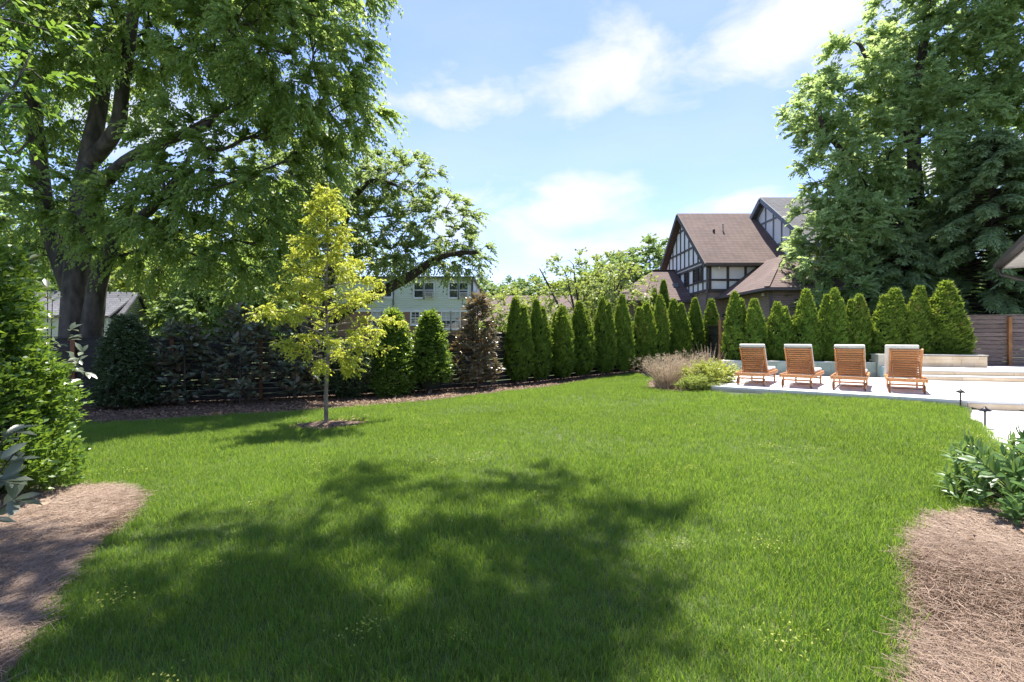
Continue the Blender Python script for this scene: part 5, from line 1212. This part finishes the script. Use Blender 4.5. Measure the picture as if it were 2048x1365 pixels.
# ================================================================== LOUNGERS
def make_lounger():
    w = .33; root = empty('teak_lounger')
    Tm = M['teak']
    def b(nm, x0, x1, y0, y1, z0, z1, mat=Tm, par=root, r=.006): return rbox(nm, x0, x1, y0, y1, z0, z1, r, mat, par, seg=1)
    for s in (-1, 1):
        b('side_rail', s * w - .0165, s * w + .0165, 0, 2.0, .245, .33)
        b('leg', s * (w - .045) - .018, s * (w - .045) + .018, 1.80, 1.865, 0, .30)
        b('leg', s * (w - .045) - .018, s * (w - .045) + .018, .12, .185, .03, .30)
        # wheel on the outside of the head leg
        V = []; Fc = []; k = 18
        prof = [(.02, .0), (.082, .0), (.095, .006), (.095, .024), (.082, .03), (.02, .03)]
        xs = s * (w + .000) + (0.004 if s > 0 else -.034)
        xs = s * (w + .0); base = xs + (s * .0175)
        for (rad, t) in prof:
            for j in range(k): a = 2 * np.pi * j / k; V.append((base + s * t - s * .06, .152 + rad * math.cos(a), .095 + rad * math.sin(a)))
        for i in range(len(prof) - 1):
            for j in range(k): j2 = (j + 1) % k; Fc.append((i * k + j, i * k + j2, (i + 1) * k + j2, (i + 1) * k + j))
        Fc += [tuple(range(k)), tuple((len(prof) - 1) * k + j for j in range(k))]
        wh = link('wheel', mesh_pd('wheel', V, Fc), M['wheel_wood'], root, False)
    b('end_rail', -w + .017, w - .017, .0, .03, .25, .325); b('end_rail', -w + .017, w - .017, 1.97, 2.0, .25, .325)
    b('stretcher', -w + .05, w - .05, .135, .165, .16, .20); b('stretcher', -w + .05, w - .05, 1.82, 1.85, .12, .155)
    b('axle', -w + .02, w - .02, .145, .16, .088, .102, M['metal_dark'])
    y = .74
    while y < 1.95: b('seat_slat', -w + .018, w - .018, y, y + .05, .30, .322); y += .068
    # raised back
    a = R(53); Lb = .78; hy, hz = .72, .33
    X = Matrix.Translation((0, hy, hz)) @ Matrix.Rotation(-a, 4, 'X') @ Matrix.Scale(-1, 4, (0, 1, 0))
    # local: +y runs up the back, +z is the front (sitting) side
    def bb(nm, x0, x1, y0, y1, z0, z1, mat=Tm, r=.005, seg=1):
        o = rbox(nm, x0, x1, y0, y1, z0, z1, r, mat, root, seg=seg, xf=X); o.data.flip_normals(); return o
    for s in (-1, 1): bb('back_stile', s * (w - .06) - .019, s * (w - .06) + .019, .0, Lb, -.024, .024)
    n = 12; p = Lb / n
    for k in range(n): bb('back_slat', -w + .0815, w - .0815, k * p + .011, (k + 1) * p - .011, -.012, .012)
    cush = bb('back_cushion', -w + .035, w - .035, .0, Lb + .05, .028, .105, M['cushion'], .028, 3)
    rbox('seat_cushion', -w + .035, w - .035, .76, 1.98, .331, .405, .03, M['cushion'], root, seg=3)
    for s in (-1, 1):
        q = X @ Vector((s * (w - .10), .40, -.03)); beam('prop', tuple(q), (s * (w - .10), .20, .30), .03, .022, (1, 0, 0), Tm, root, False)
        b('prop_block', s * (w - .10) - .03, s * (w - .10) + .03, q.y - .03, q.y + .01, q.z - .03, q.z + .01)
    b('prop_bar', -w + .07, w - .07, .19, .215, .285, .31)
    return root
proto = make_lounger()
ang = -math.atan2(.625, .781)
lx = [((1477, 770.6), (1527, 772.8)), ((1564.5, 775), (1622, 777.5)), ((1666, 780), (1730.5, 782.5)), ((1777.3, 785.7), (1851.4, 788.5))]
labs = ['teak lounger next to the yellow flowering shrub and dry grasses', 'second teak lounger from the dry grasses', 'teak lounger second from the terrace steps', 'teak lounger beside the terrace steps with its cushion slipped sideways']
dirv = np.array([.625, .781]); lo_objs = []
for i, (a, b) in enumerate(lx):
    c = [np.array([(px - CX) / F, 1.0]) * ((ZC - DZ) * F / (py - HY)) for px, py in (a, b)]; mid = (c[0] + c[1]) / 2 - dirv * .12
    o = proto if i == 0 else copy_tree(proto)
    o.location = (mid[0], mid[1], DZ + .001); o.rotation_euler = (0, 0, ang + [.035, -.012, .015, .045][i]); tag(o, labs[i], 'lounger', 'teak loungers on the pool deck')
    lo_objs.append(o)
for ch in lo_objs[3].children:
    if ch.name.startswith('back_cushion'): ch.location.x -= .075
# ------------------------------------------------------------------ path lights
def path_light(px, py, h, zb, label, Y=None):
    Yd = (ZC - zb) * F / (py - HY) if Y is None else Y; x = (px - CX) / F * Yd
    root = empty('path_light', (x, Yd, zb)); tag(root, label, 'path light', 'path lights along the lawn edge')
    lathe('stake', [(.012, -.12), (.012, h - .05)], 10, M['metal_dark'], root); lathe('collar', [(.018, h - .07), (.018, h - .035)], 10, M['metal_dark'], root)
    lathe('shade', [(.078, h - .055), (.080, h - .050), (.022, h - .004), (.016, h), (.0155, h + .012), (.004, h + .016)], 18, M['metal_dark'], root)
path_light(1921, 801.5, .27, .24, 'small path light at the corner of the deck step', Y=9.25)
path_light(1970, 856, .345, .10, 'small path light at the lawn edge beside the path', Y=7.35)

# ================================================================== LAWN (blades), PINE STRAW
def make_tuft(seed, n, rad, h, w):
    r = rng(seed); a = r.uniform(0, 2 * np.pi, n); q = np.sqrt(r.uniform(0, 1, n)) * rad; b = np.stack([np.cos(a) * q, np.sin(a) * q, np.full(n, -.004)], 1)
    fa = r.uniform(0, 2 * np.pi, n); dr = np.stack([np.cos(fa), np.sin(fa), np.zeros(n)], 1); ln = h * r.uniform(.45, 1.15, n); lean = ln * r.uniform(.1, .75, n); tw = fa + np.pi / 2 + r.normal(size=n) * .5; sd_ = np.stack([np.cos(tw), np.sin(tw), np.zeros(n)], 1)
    rows = []
    for t in (0, .4, .75, 1.0):
        c = b + dr * (lean * t ** 1.6)[:, None] + np.array([0, 0, 1.0]) * (ln * t * (1 - .25 * (lean / ln) * t))[:, None]; ww = w * (1.0 - .85 * t ** 2) * r.uniform(.7, 1.2, n)
        rows.append(np.stack([c - sd_ * ww[:, None] / 2, c + sd_ * ww[:, None] / 2], 1))
    V = np.stack(rows, 1).reshape(-1, 3); i = np.arange(n)[:, None] * 8 + np.arange(3)[None] * 2; Q = np.stack([i, i + 1, i + 3, i + 2], -1).reshape(-1, 4)
    va = r.uniform(.05, .65, n); va = np.where(r.uniform(0, 1, n) < .05, 1.3, va)
    return quads_mesh('grass_tuft', V, Q, np.repeat(va, 3))
def make_needles(seed, n, rad, ln, w, h):
    r = rng(seed); P = np.c_[r.uniform(-rad, rad, (n, 2)), r.uniform(0, h, n)]; fa = r.normal(0, .9, n) + (r.uniform(0, 1, n) < .3) * r.uniform(0, 6, n); d = np.c_[np.cos(fa), np.sin(fa), r.normal(0, .12, n)]; L = ln * r.uniform(.5, 1.2, n); side = np.c_[-np.sin(fa), np.cos(fa), np.zeros(n)]
    bend = r.normal(0, .12, n)[:, None]; c0 = P - d * L[:, None] / 2; c1 = P + side * L[:, None] * bend; c2 = P + d * L[:, None] / 2
    c0[:, 2] = np.maximum(c0[:, 2], -.004); c2[:, 2] = np.maximum(c2[:, 2], -.004)
    rows = [np.stack([c - side * w / 2 + [0, 0, .0], c + side * w / 2 + [0, 0, .001]], 1) for c in (c0, c1, c2)]
    V = np.stack(rows, 1).reshape(-1, 3); i = np.arange(n)[:, None] * 6 + np.arange(2)[None] * 2; Q = np.stack([i, i + 1, i + 3, i + 2], -1).reshape(-1, 4)
    return quads_mesh('needle_patch', V, Q, np.repeat(np.clip(r.normal(.5, .28, n), 0, 1), 2))
def make_litter(seed, n, rad):
    r = rng(seed); P = np.c_[r.uniform(-rad, rad, (n, 2)), r.uniform(.004, .025, n)]; return leaf_mesh('litter_patch', P, np.c_[r.normal(size=(n, 2)), r.normal(0, .15, n)], np.c_[r.normal(0, .4, (n, 2)), np.ones(n)], r.uniform(.05, .09, n), r.uniform(.02, .045, n), r.uniform(0, 1, n))
def instancer(name, label, pts, scl, rz, idx, variants, mat, cat):
    me = bpy.data.meshes.new(name); me.vertices.add(len(pts)); me.vertices.foreach_set('co', np.asarray(pts, np.float32).ravel())
    for nm, ty, dt in (('scl', 'FLOAT', scl), ('rz', 'FLOAT', rz), ('idx', 'INT', idx)):
        at = me.attributes.new(nm, ty, 'POINT'); at.data.foreach_set('value', np.asarray(dt, np.int32 if ty == 'INT' else np.float32))
    me.update(); o = link(name, me, mat); tag(o, label, cat, kind='stuff')
    ng = bpy.data.node_groups.new(name + '_scatter', 'GeometryNodeTree'); ng.interface.new_socket('Geometry', in_out='INPUT', socket_type='NodeSocketGeometry'); ng.interface.new_socket('Geometry', in_out='OUTPUT', socket_type='NodeSocketGeometry')
    N = ng.nodes; L = ng.links; gi = N.new('NodeGroupInput'); go = N.new('NodeGroupOutput'); g2i = N.new('GeometryNodeGeometryToInstance'); 
    for v in reversed(variants):
        v.materials.append(mat) if len(v.materials) == 0 else None
        src = bpy.data.objects.new(v.name, v); oi = N.new('GeometryNodeObjectInfo'); oi.inputs['Object'].default_value = src; oi.inputs['As Instance'].default_value = True; L.new(oi.outputs['Geometry'], g2i.inputs[0])
    ip = N.new('GeometryNodeInstanceOnPoints'); L.new(gi.outputs[0], ip.inputs['Points']); L.new(g2i.outputs[0], ip.inputs['Instance']); ip.inputs['Pick Instance'].default_value = True
    def attr(nm, ty):
        n = N.new('GeometryNodeInputNamedAttribute'); n.data_type = ty; n.inputs['Name'].default_value = nm; return n.outputs[0]
    L.new(attr('idx', 'INT'), ip.inputs['Instance Index']); L.new(attr('scl', 'FLOAT'), ip.inputs['Scale'])
    cb = N.new('ShaderNodeCombineXYZ'); L.new(attr('rz', 'FLOAT'), cb.inputs[2]); e2r = N.new('FunctionNodeEulerToRotation'); L.new(cb.outputs[0], e2r.inputs[0]); L.new(e2r.outputs[0], ip.inputs['Rotation'])
    L.new(ip.outputs[0], go.inputs[0]); md = o.modifiers.new('scatter', 'NODES'); md.node_group = ng
    return o
def lawn():
    r = rng(7); pts = []; sc = []
    DECK = [DFL + [-.02, -.05], DFR + [-.05, -.06], DRR, np.array(uv(16, 22)), np.array(uv(1.0, 22)), np.array(uv(POOL[0] - .8, POOL[2]))]
    PATH = [DFR + [-.05, .1], np.array([6.15, 6.1]), np.array([4.9, 4.35]), np.array([6.4, 3.3]), np.array([14, 2.0]), DRR + [0, 0.1]]
    for (ya, yb, st, s) in ((.9, 3.4, .052, .9), (3.4, 6.0, .064, .95), (6.0, 10.0, .085, 1.05), (10.0, 21.0, .115, 1.15)):
        hw = yb * 1.15 + 1.6; X, Y = np.meshgrid(np.arange(-hw, hw, st), np.arange(ya, yb, st)); X = X.ravel() + r.uniform(-.5, .5, X.size) * st; Y = Y.ravel() + r.uniform(-.5, .5, Y.size) * st
        k = np.abs(X) < Y * 1.12 + 1.6; X = X[k]; Y = Y[k]
        k = ~(inpoly(X, Y, FBED) | inpoly(X, Y, LBED) | inpoly(X, Y, RBED) | inpoly(X, Y, RING) | inpoly(X, Y, PBED) | inpoly(X, Y, DECK) | inpoly(X, Y, PATH)); X = X[k]; Y = Y[k]
        k = (Y < 11.5 + .365 * (X + 16)) | (X > -1.2); k &= (Y < 16.9 + .559 * (X + 1.2)) | (X < -1.2); k &= ~((X > 5) & (Y > 11)) ; k &= ~(X > 9.5); X = X[k]; Y = Y[k]
        pts.append(np.c_[X, Y, zt(X, Y)]); sc.append(s * r.uniform(.75, 1.2, len(X)))
    P = np.concatenate(pts); S = np.concatenate(sc); n = len(P)
    # uneven growth: lusher and thinner patches
    f = np.sin(P[:, 0] * 1.7 + 1.3 * np.sin(P[:, 1] * .9)) * np.sin(P[:, 1] * 1.4 + .7 * np.sin(P[:, 0] * 1.1)); S *= 1 + .20 * f
    instancer('lawn_grass', 'thick green lawn grass with scattered weeds', P, S, r.uniform(0, 6.28, n), r.integers(0, 8, n), [make_tuft(200 + i, 46, .078, .075, .0036) for i in range(8)], M['grass'], 'grass')
    k = (r.uniform(0, 1, n) < .0022 + .02 * ((f > .75) & (P[:, 1] > 5))); Pk = P[k]
    r2 = rng(8); wv = []
    for i in range(3):
        m_ = 44; C = np.c_[r2.normal(0, .06, (m_, 2)), r2.uniform(.03, .085, m_)]; wv.append(leaf_mesh('weed_tuft', C, np.c_[r2.normal(size=(m_, 2)), r2.uniform(-.1, .5, m_)], np.c_[r2.normal(0, .5, (m_, 2)), np.ones(m_)], .014, .009, r2.uniform(0, 1, m_)))
    instancer('lawn_weeds', 'small yellow green weeds dotted through the lawn', Pk, r.uniform(.7, 1.3, len(Pk)), r.uniform(0, 6.28, len(Pk)), r.integers(0, 3, len(Pk)), wv, M['lf_weed'], 'weeds')
lawn()
def straw():
    r = rng(17); v = [make_needles(300 + i, 260, .15, .15, .0017, .028) for i in range(6)]
    for nm, poly, lab in (('pine_straw', LBED, 'brown pine straw spread below the clipped hedge'), ('pine_straw', RBED, 'brown pine straw spread in front of the laurel')):
        A = np.array([p[:2] for p in poly]); X, Y = np.meshgrid(np.arange(A[:, 0].min(), A[:, 0].max(), .085), np.arange(A[:, 1].min(), A[:, 1].max(), .085)); X = X.ravel() + r.uniform(-.04, .04, X.size); Y = Y.ravel() + r.uniform(-.04, .04, Y.size)
        k = inpoly(X, Y, poly) & inpoly(X + .13, Y, poly) & inpoly(X - .13, Y, poly) & inpoly(X, Y + .1, poly) & inpoly(X, Y - .1, poly) & (np.abs(X) < Y * 1.12 + 1.6); X = X[k]; Y = Y[k]; ang_ = 1.2 * np.sin(X * 2.1 + Y) + 1.1 * np.sin(Y * 2.7) + r.normal(0, .5, len(X))
        instancer(nm, lab, np.c_[X, Y, zt(X, Y) + .015], r.uniform(.8, 1.15, len(X)), ang_, r.integers(0, 6, len(X)), v, M['needle'], 'pine straw')
    lv = [make_litter(320 + i, 26, .2) for i in range(4)]; P = []; one_leaf = []
    for poly in (FBED, RING, PBED):
        A = np.array([p[:2] for p in poly]); X, Y = np.meshgrid(np.arange(A[:, 0].min(), A[:, 0].max(), .3), np.arange(A[:, 1].min(), A[:, 1].max(), .3)); X = X.ravel() + r.uniform(-.1, .1, X.size); Y = Y.ravel() + r.uniform(-.1, .1, Y.size); k = inpoly(X, Y, poly); P.append(np.c_[X[k], Y[k], zt(X[k], Y[k]) + .018])
    for poly in (LBED, RBED):
        A = np.array([p[:2] for p in poly]); X = r.uniform(A[:, 0].min(), A[:, 0].max(), 60); Y = r.uniform(A[:, 1].min(), A[:, 1].max(), 60); k = inpoly(X, Y, poly) & inpoly(X + .2, Y, poly) & inpoly(X - .2, Y, poly); one_leaf.append(np.c_[X[k], Y[k], zt(X[k], Y[k]) + .04])
    q = np.concatenate(one_leaf); instancer('fallen_leaves', 'a few fallen leaves lying on the pine straw', q, r.uniform(.7, 1.2, len(q)), r.uniform(0, 6.28, len(q)), r.integers(0, 3, len(q)), [make_litter(340 + i, 3, .16) for i in range(3)], M['litter'], 'fallen leaves')
    P = np.concatenate(P); instancer('leaf_litter', 'dry brown leaves lying on the mulch beds', P, r.uniform(.8, 1.2, len(P)), r.uniform(0, 6.28, len(P)), r.integers(0, 4, len(P)), lv, M['litter'], 'leaf litter')
straw()
